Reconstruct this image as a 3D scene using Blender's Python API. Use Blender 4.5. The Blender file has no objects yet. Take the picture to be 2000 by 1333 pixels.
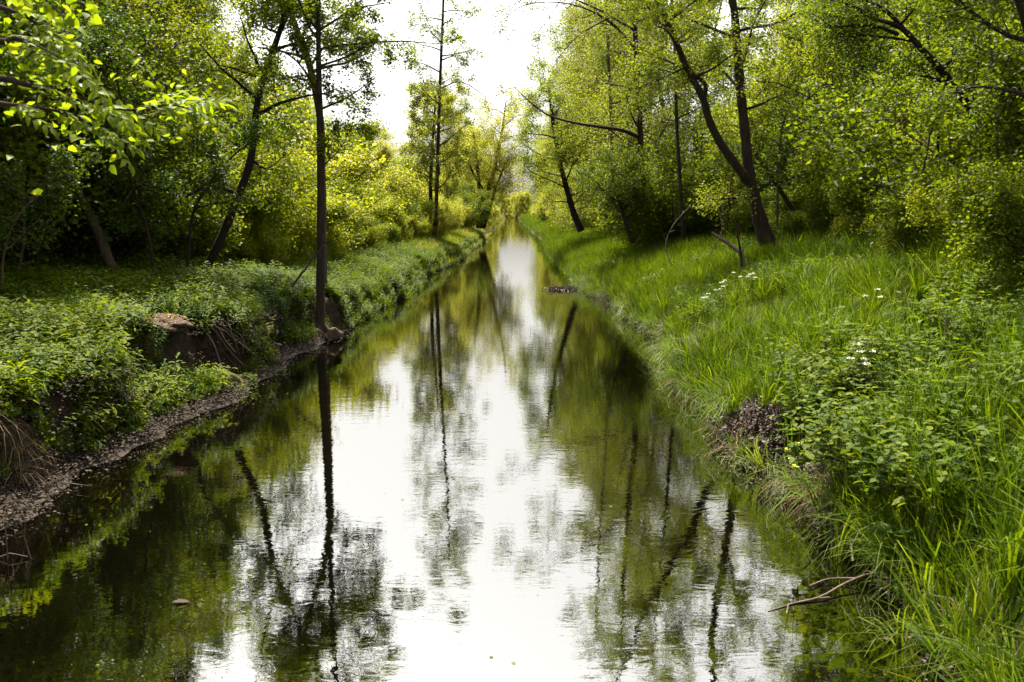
import bpy, math, random
import numpy as np
from mathutils import Vector, Matrix
R = math.radians
S = bpy.context.scene
COL = S.collection

# ------------------------------------------------------------------ camera, sky, sun, exposure
CAM_H, PITCH = 3.0, R(7.5)
cam_d = bpy.data.cameras.new('camera'); cam = bpy.data.objects.new('camera', cam_d); COL.objects.link(cam)
cam.location = (0, 0, CAM_H); cam.rotation_euler = (R(90) - PITCH, 0, 0)
cam_d.lens = 36; cam_d.sensor_width = 36; cam_d.clip_start = .1; cam_d.clip_end = 3000
cam_d.dof.use_dof = True; cam_d.dof.focus_distance = 21; cam_d.dof.aperture_fstop = 5.0
S.camera = cam
SUN_AZ, SUN_EL = R(-20), R(60)
w = bpy.data.worlds.new('World'); S.world = w; w.use_nodes = True
nt = w.node_tree; nt.nodes.clear()
sky = nt.nodes.new('ShaderNodeTexSky'); sky.sky_type = 'NISHITA'; sky.sun_disc = False
sky.sun_elevation = SUN_EL; sky.sun_rotation = SUN_AZ; sky.air_density = 1.0; sky.dust_density = 6.0; sky.ozone_density = 1.0
hs = nt.nodes.new('ShaderNodeHueSaturation'); hs.inputs['Saturation'].default_value = .12
bg = nt.nodes.new('ShaderNodeBackground'); bg.inputs['Strength'].default_value = .125
wo = nt.nodes.new('ShaderNodeOutputWorld')
nt.links.new(sky.outputs[0], hs.inputs['Color']); nt.links.new(hs.outputs[0], bg.inputs['Color']); nt.links.new(bg.outputs[0], wo.inputs[0])
sd = bpy.data.lights.new('sun', 'SUN'); sd.energy = 5.0; sd.angle = R(.6); sd.color = (1, .90, .70)
sun = bpy.data.objects.new('sun', sd); COL.objects.link(sun)
SD = Vector((math.sin(SUN_AZ)*math.cos(SUN_EL), math.cos(SUN_AZ)*math.cos(SUN_EL), math.sin(SUN_EL)))
sun.rotation_euler = SD.to_track_quat('Z', 'Y').to_euler(); sun.location = SD*100
S.view_settings.view_transform = 'Standard'; S.view_settings.look = 'None'
S.view_settings.gamma = 1; S.view_settings.exposure = 1.7
S.view_settings.use_curve_mapping = False
S.cycles.max_bounces = 6; S.cycles.diffuse_bounces = 3; S.cycles.glossy_bounces = 3
S.cycles.transmission_bounces = 3; S.cycles.volume_bounces = 1; S.cycles.transparent_max_bounces = 4
S.cycles.use_denoising = True; S.cycles.denoiser = 'OPENIMAGEDENOISE'; S.cycles.denoising_prefilter = 'NONE'; S.cycles.denoising_input_passes = 'RGB_ALBEDO_NORMAL'
S.cycles.sample_clamp_indirect = 6; S.cycles.caustics_reflective = False; S.cycles.caustics_refractive = False

# ------------------------------------------------------------------ helpers
def ray(px, py):
    u = (px-1000)/2000; v = (666.5-py)/2000
    return np.array([u, math.cos(PITCH)+v*math.sin(PITCH), -math.sin(PITCH)+v*math.cos(PITCH)])
def at(px, py, Y):
    """world point on the sight line of a photo pixel at forward distance Y"""
    d = ray(px, py); return np.array([0, 0, CAM_H]) + d*(Y/d[1])

LB = np.array([[-20,-4.6],[6,-4.75],[9.8,-4.8],[12.7,-4.75],[15,-4.4],[17.3,-4.3],[20,-4.35],[23,-4.15],[27,-4.0],[31,-3.9],[33.5,-3.55],[37,-3.5],[41.5,-3.95],[46,-3.6],[52,-3.2],[57,-2.85],[66,-2.9],[78,-2.6],[90,-2.45],[130,-2.2],[220,-1.7],[400,-1.6]])
RB = np.array([[-20,2.8],[6,2.85],[7.3,2.9],[8.4,3.1],[9.8,2.95],[12,2.75],[15,2.9],[17.5,2.8],[20,3.1],[23,3.35],[27,3.2],[30.5,3.2],[35,2.75],[38,2.5],[45,2.45],[61,2.2],[90,2.6],[130,2.3],[220,1.6],[400,1.5]])
def XL(y): return np.interp(y, LB[:,0], LB[:,1]) + .10*np.sin(y*2.1)+.06*np.sin(y*5.3+1)
def XR(y): return np.interp(y, RB[:,0], RB[:,1]) + .08*np.sin(y*1.7+2)+.06*np.sin(y*4.7)
def nz(x, y): return (np.sin(x*1.3+y*.7)+np.sin(x*.5-y*1.1+2)+np.sin(x*2.9+y*2.3+1)*.5+np.sin(-x*4.1+y*3.7)*.3)/2.8
def hL(s, y):
    lip = .50+.14*np.sin(y*.9+.5)+.09*np.sin(y*2.7)
    lip = lip*np.interp(y, [0,12,16,23,26,34,60], [.9,1,1.2,.9,.45,.4,.35])
    lip = lip+.45*np.exp(-((y-15.6)/1.3)**2)
    lh = np.interp(y, [0,24,30,60,300], [.95,.88,.6,.6,.7])
    t = np.clip((s-lip)/.22, 0, 1); st = t*t*(3-2*t)
    base = np.where(s < 0, np.maximum(s*1.2, -1), np.minimum(s, 1.3)*.26)
    up = np.clip((s-lip)/6, 0, 1)
    return base + st*(lh-.2) + up*np.interp(y,[0,30,60,300],[.75,.7,.75,.7]) + st*.07*nz(s*2, y)
def hR(s, y):
    lip = .08+.06*np.sin(y*1.3)+.30*np.exp(-((y-11.3)/.8)**2)
    t = np.clip((s-lip)/.25, 0, 1); st = t*t*(3-2*t)
    base = np.where(s < 0, np.maximum(s*.8, -1), np.minimum(s, 1.0)*.18)
    up = np.clip((s-lip)/5.5, 0, 1); up = 1-(1-up)**1.5
    return base + st*.3 + up*np.interp(y,[0,15,60,100,300],[1.35,1.45,1.2,.9,.8]) + st*.08*nz(s*2, y)
def H(x, y):
    x = np.asarray(x, float); y = np.asarray(y, float); m = (XL(y)+XR(y))/2
    return np.where(x < m, hL(XL(y)-x, y), hR(x-XR(y), y))
def hit(px, py, lift=0.0, y0=4.0):
    d = ray(px, py); t = y0
    while t < 300:
        p = np.array([0,0,CAM_H])+d*t
        if p[2] <= float(H(p[0],p[1]))+lift and p[2] <= max(lift, .0)+float(max(H(p[0],p[1]), 0)): return p
        t += .04
    return p

def tag(o, label=None, cat=None, group=None, kind=None):
    if label: o['label'] = label
    if cat: o['category'] = cat
    if group: o['group'] = group
    if kind: o['kind'] = kind
    return o
def empty(name, loc, label, cat, group=None, rz=0, sc=1):
    o = bpy.data.objects.new(name, None); COL.objects.link(o); o.location = Vector([float(a) for a in loc]); o.rotation_euler.z = rz
    o.scale = (sc, sc, sc); o.empty_display_size = .2
    return tag(o, label, cat, group)
def mesh_np(name, V, F4, mat, rnd=None, smooth=False, F3=None):
    me = bpy.data.meshes.new(name); V = np.asarray(V, np.float32).reshape(-1,3)
    F4 = np.asarray(F4 if F4 is not None else [], np.int32).reshape(-1,4); F3 = np.asarray(F3 if F3 is not None else [], np.int32).reshape(-1,3)
    n4, n3 = len(F4), len(F3)
    me.vertices.add(len(V)); me.vertices.foreach_set('co', V.ravel())
    me.loops.add(n4*4+n3*3); me.loops.foreach_set('vertex_index', np.concatenate([F4.ravel(), F3.ravel()]).astype(np.int32))
    me.polygons.add(n4+n3)
    me.polygons.foreach_set('loop_start', np.concatenate([np.arange(n4)*4, n4*4+np.arange(n3)*3]).astype(np.int32))
    if smooth: me.polygons.foreach_set('use_smooth', np.ones(n4+n3, bool))
    if rnd is not None:
        a = me.attributes.new('rnd', 'FLOAT', 'POINT'); a.data.foreach_set('value', np.asarray(rnd, np.float32))
    me.update(calc_edges=True); me.validate(); me.materials.append(mat)
    return me
def obj(name, me, parent=None, loc=None):
    o = bpy.data.objects.new(name, me); COL.objects.link(o)
    if parent: o.parent = parent
    if loc is not None: o.location = Vector([float(a) for a in loc])
    return o
def unit(v):
    return v/np.maximum(np.linalg.norm(v, axis=-1, keepdims=True), 1e-9)

class Tubes:
    def __init__(s): s.V=[]; s.F=[]; s.n=0
    def add(s, P, r, k=6, tip=True):
        P = np.asarray(P, float); n = len(P); r = np.broadcast_to(np.asarray(r, float), (n,)).copy()
        T = np.gradient(P, axis=0); T = unit(T)
        a = np.array([0,0,1.]) if abs(T[0][2]) < .9 else np.array([1.,0,0])
        U = np.zeros_like(P); u = np.cross(T[0], a)
        for i in range(n):
            u = u - T[i]*np.dot(u, T[i]); u /= max(np.linalg.norm(u), 1e-9); U[i] = u
        W = np.cross(T, U); th = np.arange(k)*2*math.pi/k
        V = P[:,None,:] + r[:,None,None]*(np.cos(th)[None,:,None]*U[:,None,:]+np.sin(th)[None,:,None]*W[:,None,:])
        i = np.arange(n-1)[:,None]*k; j = np.arange(k)[None,:]; j2 = (j+1)%k
        F = np.stack([i+j, i+j2, i+k+j2, i+k+j], -1).reshape(-1,4)+s.n
        s.V.append(V.reshape(-1,3)); s.F.append(F); s.n += n*k
    def mesh(s, name, mat): return mesh_np(name, np.concatenate(s.V), np.concatenate(s.F), mat, smooth=True)

def smooth_path(P, r, sub=4):
    P = np.asarray(P, float); r = np.asarray(r, float); n = len(P); t = np.arange(n); tt = np.linspace(0, n-1, (n-1)*sub+1)
    # Catmull-Rom
    i = np.minimum(tt.astype(int), n-2); f = (tt-i)[:,None]
    Pm = np.vstack([2*P[0]-P[1], P, 2*P[-1]-P[-2]]); a,b,c,d = Pm[i],Pm[i+1],Pm[i+2],Pm[i+3]
    Q = .5*((2*b)+(-a+c)*f+(2*a-5*b+4*c-d)*f**2+(-a+3*b-3*c+d)*f**3)
    return Q, np.interp(tt, t, r)

LEAF4 = (np.array([[0,0,0],[.45,.38,.07],[1,0,-.05],[.45,-.38,.07]]), np.array([[0,1,2],[0,2,3]]))      # x along, y side, z normal
LEAF6 = (np.array([[0,0,0],[.30,.27,.07],[.70,.20,.03],[1,0,-.14],[.70,-.20,.03],[.30,-.27,.07],[.5,0,0]]), np.array([[0,6,1],[1,6,2],[2,6,3],[3,6,4],[4,6,5],[5,6,0]]))
def leaves(rng, P, A, N, size, tmpl=LEAF4, width=1.0):
    """one leaf per row: base P, direction A, normal N"""
    n = len(P); A = unit(A); B = unit(np.cross(N, A)); N = np.cross(A, B)
    T, F = tmpl; size = np.broadcast_to(size, (n,))[:,None,None]
    wv = width*(.8+.4*rng.random(n))[:,None,None]
    V = P[:,None,:]+size*(T[None,:,0:1]*A[:,None,:]+wv*T[None,:,1:2]*B[:,None,:]+T[None,:,2:3]*N[:,None,:])
    k = len(T); F = (F[None]+np.arange(n)[:,None,None]*k).reshape(-1,3)
    return V.reshape(-1,3), F, np.repeat(rng.random(n), k)
def leaf_mesh(name, rng, P, mat, size, A=None, updir=.55, tmpl=LEAF4, width=1.0, droop=.25):
    n = len(P)
    if A is None:
        th = rng.random(n)*2*math.pi; A = np.stack([np.cos(th), np.sin(th), -droop+rng.normal(0,.35,n)], -1)
    N = rng.normal(0, .55, (n,3)); N[:,2] += updir
    V, F, r = leaves(rng, P, A, N, size*(.6+.8*rng.random(n)), tmpl, width)
    return mesh_np(name, V, None, mat, rnd=r, F3=F)

# ------------------------------------------------------------------ materials
def newmat(name):
    m = bpy.data.materials.new(name); m.use_nodes = True; n = m.node_tree; n.nodes.clear()
    out = n.nodes.new('ShaderNodeOutputMaterial'); return m, n, out
def ramp(n, cols, pos=None):
    c = n.nodes.new('ShaderNodeValToRGB'); pos = pos or list(np.linspace(0,1,len(cols)))
    e = c.color_ramp.elements
    while len(e) < len(cols): e.new(.5)
    for i,(p,q) in enumerate(zip(pos, cols)): e[i].position = p; e[i].color = (*q, 1)
    return c
def leaf_mat(name, cols, trans=(1.7,1.6,.45), tf=.5, gloss=.5, spec=.18):
    m, n, out = newmat(name)
    at_ = n.nodes.new('ShaderNodeAttribute'); at_.attribute_name = 'rnd'
    oi = n.nodes.new('ShaderNodeObjectInfo')
    ad = n.nodes.new('ShaderNodeMath'); ad.operation = 'MULTIPLY_ADD'; ad.inputs[1].default_value = .6
    mu = n.nodes.new('ShaderNodeMath'); mu.operation = 'MULTIPLY'; mu.inputs[1].default_value = .4
    n.links.new(oi.outputs['Random'], mu.inputs[0]); n.links.new(at_.outputs['Fac'], ad.inputs[0]); n.links.new(mu.outputs[0], ad.inputs[2])
    c = ramp(n, cols); n.links.new(ad.outputs[0], c.inputs[0])
    p = n.nodes.new('ShaderNodeBsdfPrincipled'); p.inputs['Roughness'].default_value = gloss
    p.inputs['Specular IOR Level'].default_value = spec
    n.links.new(c.outputs[0], p.inputs['Base Color'])
    tr = n.nodes.new('ShaderNodeBsdfTranslucent'); mx = n.nodes.new('ShaderNodeMix'); mx.data_type='RGBA'; mx.blend_type='MULTIPLY'
    mx.inputs[0].default_value = 1; mx.inputs[7].default_value = (*trans, 1); n.links.new(c.outputs[0], mx.inputs[6]); n.links.new(mx.outputs[2], tr.inputs[0])
    s = n.nodes.new('ShaderNodeMixShader'); s.inputs[0].default_value = tf
    n.links.new(p.outputs[0], s.inputs[1]); n.links.new(tr.outputs[0], s.inputs[2]); n.links.new(s.outputs[0], out.inputs[0])
    return m
def rough_mat(name, cols, scale=(6,6,6), detail=6, rough=.9, bump=.4, pos=None, dist=.02, spec=.2):
    m, n, out = newmat(name)
    tc = n.nodes.new('ShaderNodeTexCoord'); mp = n.nodes.new('ShaderNodeMapping'); mp.inputs['Scale'].default_value = scale
    ns = n.nodes.new('ShaderNodeTexNoise'); ns.inputs['Detail'].default_value = detail; ns.inputs['Scale'].default_value = 1; ns.inputs['Roughness'].default_value = .65
    n.links.new(tc.outputs['Object'], mp.inputs[0]); n.links.new(mp.outputs[0], ns.inputs[0])
    c = ramp(n, cols, pos); n.links.new(ns.outputs[0], c.inputs[0])
    p = n.nodes.new('ShaderNodeBsdfPrincipled'); p.inputs['Roughness'].default_value = rough; p.inputs['Specular IOR Level'].default_value = spec
    n.links.new(c.outputs[0], p.inputs['Base Color'])
    b = n.nodes.new('ShaderNodeBump'); b.inputs['Strength'].default_value = bump; b.inputs['Distance'].default_value = dist
    n.links.new(ns.outputs[0], b.inputs['Height']); n.links.new(b.outputs[0], p.inputs['Normal']); n.links.new(p.outputs[0], out.inputs[0])
    return m
M = {}
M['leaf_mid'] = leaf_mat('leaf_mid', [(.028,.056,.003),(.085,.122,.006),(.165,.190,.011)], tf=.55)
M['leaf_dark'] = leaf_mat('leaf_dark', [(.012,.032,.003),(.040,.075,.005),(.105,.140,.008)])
M['leaf_yellow'] = leaf_mat('leaf_yellow', [(.075,.105,.005),(.16,.185,.010),(.27,.26,.025)], trans=(1.5,1.55,.4), tf=.55)
M['leaf_pale'] = leaf_mat('leaf_pale', [(.06,.085,.012),(.12,.145,.022),(.21,.20,.04)], trans=(1.5,1.5,.5), tf=.55)
M['leaf_ash'] = leaf_mat('leaf_ash', [(.09,.14,.006),(.15,.21,.010),(.22,.26,.02)], trans=(1.5,1.5,.4), tf=.55, spec=.1)
M['herb'] = leaf_mat('herb', [(.018,.042,.003),(.055,.095,.005),(.135,.165,.010)], tf=.42, gloss=.6, spec=.10)
M['herb_blue'] = leaf_mat('herb_blue', [(.010,.036,.004),(.030,.068,.007),(.070,.115,.010)], tf=.35, gloss=.55, spec=.12)
M['grass'] = leaf_mat('grass', [(.012,.032,.002),(.055,.098,.003),(.135,.178,.008)], tf=.45, gloss=.5, spec=.12)
M['grass_pale'] = leaf_mat('grass_pale', [(.07,.10,.010),(.14,.16,.02),(.24,.22,.05)], tf=.45)
M['dry'] = leaf_mat('dry', [(.07,.042,.02),(.17,.11,.06),(.32,.23,.14)], trans=(1,.9,.7), tf=.25, gloss=.7)
M['litter'] = leaf_mat('litter', [(.006,.004,.003),(.022,.014,.008),(.085,.060,.038)], trans=(1,.9,.7), tf=.08, gloss=.8)
M['wet_litter'] = leaf_mat('wet_litter', [(.010,.006,.005),(.035,.020,.016),(.08,.055,.045)], trans=(1,.9,.7), tf=.05, gloss=.55)
M['bark'] = rough_mat('bark', [(.006,.004,.003),(.028,.019,.012),(.10,.075,.05)], (14,14,3), bump=.9, dist=.03)
M['bark_pale'] = rough_mat('bark_pale', [(.02,.014,.009),(.075,.053,.034),(.18,.14,.09)], (14,14,3), bump=.9, dist=.03)
M['bark_dark'] = rough_mat('bark_dark', [(.006,.005,.004),(.018,.013,.009),(.045,.032,.022)], (10,10,3), bump=.8, dist=.03)
M['twig'] = rough_mat('twig', [(.02,.014,.009),(.05,.035,.022)], (20,20,20), bump=.2)
M['pale_twig'] = rough_mat('pale_twig', [(.07,.055,.042),(.20,.165,.13)], (20,20,20), bump=.2)
M['root'] = rough_mat('root', [(.03,.021,.015),(.10,.073,.052),(.20,.155,.115)], (14,14,14), bump=.5)
M['moss'] = rough_mat('moss', [(.03,.03,.008),(.08,.07,.02),(.12,.08,.03)], (14,14,14), bump=.7)
M['stone'] = rough_mat('stone', [(.10,.09,.08),(.32,.29,.26)], (9,9,9), rough=.6, bump=.4)
M['soil_clod'] = rough_mat('soil_clod', [(.02,.013,.008),(.07,.045,.03),(.30,.21,.15)], (26,26,26), bump=1, dist=.05, pos=[.3,.5,.75])
M['petal'] = leaf_mat('petal', [(.45,.48,.36),(.6,.62,.52),(.7,.7,.64)], trans=(1,1,.95), tf=.3, gloss=.6)
M['spurge'] = leaf_mat('spurge', [(.28,.36,.02),(.40,.46,.03),(.5,.55,.05)], trans=(1.1,1.1,.6), tf=.4, gloss=.5)

# terrain
def ground_mat():
    m, n, out = newmat('soil')
    tc = n.nodes.new('ShaderNodeTexCoord')
    a = n.nodes.new('ShaderNodeTexNoise'); a.inputs['Scale'].default_value = 7; a.inputs['Detail'].default_value = 10; a.inputs['Roughness'].default_value = .7
    b = n.nodes.new('ShaderNodeTexVoronoi'); b.inputs['Scale'].default_value = 22
    n.links.new(tc.outputs['Object'], a.inputs[0]); n.links.new(tc.outputs['Object'], b.inputs[0])
    c = ramp(n, [(.010,.007,.004),(.030,.020,.012),(.075,.052,.033)], [.3,.5,.75]); n.links.new(a.outputs[0], c.inputs[0])
    g = ramp(n, [(.012,.020,.004),(.035,.055,.010)], [.35,.7]); n.links.new(a.outputs[0], g.inputs[0])
    ge = n.nodes.new('ShaderNodeNewGeometry'); sx = n.nodes.new('ShaderNodeSeparateXYZ'); n.links.new(ge.outputs['Position'], sx.inputs[0])
    mr = n.nodes.new('ShaderNodeMapRange'); mr.inputs['From Min'].default_value = .75; mr.inputs['From Max'].default_value = 1.3
    n.links.new(sx.outputs['Z'], mr.inputs[0])
    mx = n.nodes.new('ShaderNodeMix'); mx.data_type = 'RGBA'; n.links.new(mr.outputs[0], mx.inputs[0]); n.links.new(c.outputs[0], mx.inputs[6]); n.links.new(g.outputs[0], mx.inputs[7])
    p = n.nodes.new('ShaderNodeBsdfPrincipled'); p.inputs['Specular IOR Level'].default_value = .15; n.links.new(mx.outputs[2], p.inputs['Base Color'])
    wr = n.nodes.new('ShaderNodeMapRange'); wr.inputs['From Min'].default_value = .02; wr.inputs['From Max'].default_value = .3; wr.inputs['To Min'].default_value = .6; wr.inputs['To Max'].default_value = .9
    n.links.new(sx.outputs['Z'], wr.inputs[0]); n.links.new(wr.outputs[0], p.inputs['Roughness'])
    bu = n.nodes.new('ShaderNodeBump'); bu.inputs['Strength'].default_value = .9; bu.inputs['Distance'].default_value = .06
    n.links.new(a.outputs[0], bu.inputs['Height']); n.links.new(bu.outputs[0], p.inputs['Normal']); n.links.new(p.outputs[0], out.inputs[0])
    return m
M['soil'] = ground_mat()
def water_mat():
    m, n, out = newmat('water')
    tc = n.nodes.new('ShaderNodeTexCoord')
    def layer(sc, detail, strength, dist, prev=None, thr=None):
        mp = n.nodes.new('ShaderNodeMapping'); mp.inputs['Scale'].default_value = sc
        ns = n.nodes.new('ShaderNodeTexNoise'); ns.inputs['Scale'].default_value = 1; ns.inputs['Detail'].default_value = detail; ns.inputs['Distortion'].default_value = .6
        n.links.new(tc.outputs['Object'], mp.inputs[0]); n.links.new(mp.outputs[0], ns.inputs[0])
        b = n.nodes.new('ShaderNodeBump'); b.inputs['Strength'].default_value = strength; b.inputs['Distance'].default_value = dist
        n.links.new(ns.outputs[0], b.inputs['Height'])
        if prev: n.links.new(prev.outputs[0], b.inputs['Normal'])
        return b
    b1 = layer((.8,1.1,1), 2, 1, .0015)
    b2 = layer((4,7,1), 2, 1, .0009, b1)
    b3 = layer((14,22,1), 2, 1,  .0002, b2)
    fr = n.nodes.new('ShaderNodeFresnel'); fr.inputs['IOR'].default_value = 3.8; n.links.new(b3.outputs[0], fr.inputs['Normal'])
    df = n.nodes.new('ShaderNodeBsdfDiffuse'); df.inputs[0].default_value = (.0012,.0009,.0004,1)
    gl = n.nodes.new('ShaderNodeBsdfGlossy'); gl.inputs['Roughness'].default_value = .008; gl.inputs[0].default_value = (1,.98,.93,1); n.links.new(b3.outputs[0], gl.inputs['Normal'])
    s = n.nodes.new('ShaderNodeMixShader'); n.links.new(fr.outputs[0], s.inputs[0]); n.links.new(df.outputs[0], s.inputs[1]); n.links.new(gl.outputs[0], s.inputs[2])
    n.links.new(s.outputs[0], out.inputs[0]); return m
M['water'] = water_mat()

# ------------------------------------------------------------------ terrain and water
ys = np.concatenate([[-60],np.arange(-30,4,1.5), np.arange(4,30,.14), np.arange(30,60,.5), np.arange(60,140,2), np.arange(140,300,8), np.arange(300,1501,100)])
sl = np.concatenate([-np.geomspace(.35,900,1)*0, [0]])
sL = np.concatenate([[900,400,200,100,60,40,30,24,20,17,15,13,12,11,10], np.arange(9.5,3,-.35), np.arange(3,1.7,-.2), np.arange(1.6,-.21,-.07), [-.6,-1.2,-1.8]])
sR = np.concatenate([[-1.2,-.6], np.arange(-.2,1.2,.07), np.arange(1.25,8,.25), [8.5,9.5,10.5,12,14,17,20,25,32,42,60,100,200,400,900]])
Yg = ys[:,None]
XA = XL(Yg)-sL[None,:]; ZA = hL(sL[None,:]+0*Yg, Yg)
XB = XR(Yg)+sR[None,:]; ZB = hR(sR[None,:]+0*Yg, Yg)
X = np.concatenate([XA,XB],1); Z = np.concatenate([ZA,ZB],1); Yf = Yg+0*X
Z = Z + np.where(np.abs(X)>40, 0, .015*np.sin(X*23+Yf*17)*np.sin(Yf*31-X*11))
nr, nc = X.shape; i = np.arange(nr-1)[:,None]*nc; j = np.arange(nc-1)[None,:]
F = np.stack([i+j,i+j+1,i+nc+j+1,i+nc+j],-1).reshape(-1,4)
o = obj('ground', mesh_np('ground', np.stack([X,Yf,Z],-1), F, M['soil'], smooth=True)); tag(o, 'dark soil banks rising on both sides of the straight stream', 'ground', kind='structure')
wy = np.concatenate([np.arange(-30,400,3.), [420]]); wx = np.linspace(-9,7,17)
WX, WY = np.meshgrid(wx, wy); i = np.arange(len(wy)-1)[:,None]*17; j = np.arange(16)[None,:]
F = np.stack([i+j,i+j+1,i+18+j,i+17+j],-1).reshape(-1,4)
o = obj('water', mesh_np('water', np.stack([WX,WY,0*WX],-1), F, M['water'])); tag(o, 'dark still stream reflecting white sky and trees between the banks', 'water', kind='structure')

# ------------------------------------------------------------------ scatter (ground cover nobody could count)
PROTO = {}
def proto_set(name, meshes):
    c = bpy.data.collections.new(name)
    for k, me in enumerate(meshes):
        o = bpy.data.objects.new('%s_%02d' % (name, k), me); c.objects.link(o)
    PROTO[name] = (c, len(meshes)); return c
def scatter(name, pts, protoname, rng, scale=(.7,1.3), tilt=.15, label=None, cat=None, lean=None, sc=None):
    c, k = PROTO[protoname]; n = len(pts); me = bpy.data.meshes.new(name)
    me.vertices.add(n); me.vertices.foreach_set('co', np.asarray(pts, np.float32).ravel())
    rot = np.stack([rng.normal(0,tilt,n), rng.normal(0,tilt,n), rng.random(n)*6.283], -1)
    if sc is None: sc = scale[0]+(scale[1]-scale[0])*rng.random(n)
    a = me.attributes.new('rot','FLOAT_VECTOR','POINT'); a.data.foreach_set('vector', rot.astype(np.float32).ravel())
    a = me.attributes.new('scl','FLOAT','POINT'); a.data.foreach_set('value', np.asarray(sc, np.float32))
    a = me.attributes.new('idx','INT','POINT'); a.data.foreach_set('value', rng.integers(0,k,n).astype(np.int32))
    o = obj(name, me)
    g = bpy.data.node_groups.new(name, 'GeometryNodeTree')
    g.interface.new_socket('Geometry', in_out='INPUT', socket_type='NodeSocketGeometry'); g.interface.new_socket('Geometry', in_out='OUTPUT', socket_type='NodeSocketGeometry')
    N = g.nodes.new; gi = N('NodeGroupInput'); go = N('NodeGroupOutput'); ip = N('GeometryNodeInstanceOnPoints'); ci = N('GeometryNodeCollectionInfo')
    ci.inputs['Collection'].default_value = c; ci.inputs['Separate Children'].default_value = True; ci.inputs['Reset Children'].default_value = True
    def na(nm, t):
        q = N('GeometryNodeInputNamedAttribute'); q.data_type = t; q.inputs['Name'].default_value = nm; return q.outputs[0]
    e2r = N('FunctionNodeEulerToRotation')
    L = g.links.new; L(gi.outputs[0], ip.inputs['Points']); L(ci.outputs[0], ip.inputs['Instance']); ip.inputs['Pick Instance'].default_value = True
    L(na('idx','INT'), ip.inputs['Instance Index']); L(na('rot','FLOAT_VECTOR'), e2r.inputs[0]); L(e2r.outputs[0], ip.inputs['Rotation']); L(na('scl','FLOAT'), ip.inputs['Scale'])
    L(ip.outputs[0], go.inputs[0])
    md = o.modifiers.new('scatter','NODES'); md.node_group = g
    return tag(o, label, cat, kind='stuff')

def grass_tuft(rng, n, h, spread, width, mat, lean=.5, nseg=4):
    az = rng.random(n)*2*math.pi; r = spread*np.sqrt(rng.random(n)); L = h*(.55+.6*rng.random(n)); ln = lean*(.3+rng.random(n))
    base = np.stack([r*np.cos(az+rng.normal(0,.5,n)), r*np.sin(az), -.03+0*r], -1); out = np.stack([np.cos(az),np.sin(az),0*az],-1)
    side = np.stack([-np.sin(az+rng.normal(0,.6,n)), np.cos(az),0*az],-1)
    V = []
    for q in range(nseg+1):
        t = q/nseg; th = ln*(t**1.5)*1.5
        P = base + L[:,None]*(out*(t*np.sin(th*.6))[:,None] + np.array([0,0,1.])*(t*np.cos(th*.75))[:,None])
        w_ = width*(1-t**2.2)*(.6+.4*min(1, t*4))*.5
        if q < nseg: V += [P-side*w_, P+side*w_]
        else: V += [P]
    V = np.stack(V, 1); k = 2*nseg+1; off = np.arange(n)[:,None,None]*k
    F4 = np.array([[2*q,2*q+1,2*q+3,2*q+2] for q in range(nseg-1)])[None]+off; F3 = np.array([[2*nseg-2,2*nseg-1,2*nseg]])[None]+off
    return mesh_np('grass_tuft', V.reshape(-1,3), F4.reshape(-1,4), mat, rnd=np.repeat(rng.random(n),k), F3=F3.reshape(-1,3), smooth=True)
def herb_plant(rng, mat, h=.4, stems=5, pairs=6, size=.075, spread=.12, tmpl=LEAF6, width=1.1):
    P=[];A=[];N=[];Sz=[]
    for s_ in range(stems):
        a0 = rng.random()*6.283; b = np.array([math.cos(a0),math.sin(a0),0])*spread*rng.random(); d = unit(np.array([math.cos(a0)*.35,math.sin(a0)*.35,1]))
        hh = h*(.6+.5*rng.random()); ph = rng.random()*3
        for q in range(pairs):
            t = (q+.6)/pairs
            for sg in (0, math.pi):
                a = ph+sg+(q%2)*math.pi/2+rng.normal(0,.3)
                P.append(b+d*hh*t); A.append([math.cos(a),math.sin(a),.15+rng.normal(0,.25)-.2*(1-t)]); N.append([rng.normal(0,.2),rng.normal(0,.2),1]); Sz.append(size*(1.25-.6*t)*(.8+.4*rng.random()))
    V,F,r = leaves(rng, np.array(P),np.array(A),np.array(N),np.array(Sz),tmpl,width)
    return mesh_np('herb_plant', V, None, mat, rnd=r, F3=F)
def litter_patch(rng, mat, n=70, r=.22, size=.032):
    P = np.stack([rng.normal(0,r*.6,n), rng.normal(0,r*.6,n), .005+.03*rng.random(n)],-1)
    return leaf_mesh('litter_patch', rng, P, mat, size, updir=1.6, tmpl=LEAF4, width=1.1, droop=0)
def pebble(rng, r=.03):
    th = np.linspace(0,math.pi,5); V=[]; k=6
    for a in th:
        for b in range(k):
            rr = r*(.8+.4*rng.random()); V.append([rr*math.sin(a)*math.cos(b*6.283/k)*1.3, rr*math.sin(a)*math.sin(b*6.283/k), rr*.6*math.cos(a)])
    F = [[q*k+j, q*k+(j+1)%k, (q+1)*k+(j+1)%k, (q+1)*k+j] for q in range(4) for j in range(k)]
    return mesh_np('pebble', V, F, M['stone'], smooth=True)
rg = np.random.default_rng(11)
proto_set('long_grass', [grass_tuft(rg, 30, .72, .11, .015, M['grass'], lean=.55) for _ in range(5)]+[grass_tuft(rg, 22, .85, .08, .016, M['grass'], lean=.75) for _ in range(3)])
proto_set('fine_grass', [grass_tuft(rg, 60, .42, .16, .006, M['grass'], lean=.6, nseg=3) for _ in range(4)])
proto_set('far_grass', [grass_tuft(rg, 44, .55, .26, .015, M['grass'], lean=.6, nseg=2) for _ in range(4)])
proto_set('pale_grass', [grass_tuft(rg, 46, .45, .28, .020, M['grass_pale'], lean=.7, nseg=2) for _ in range(4)])
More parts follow.
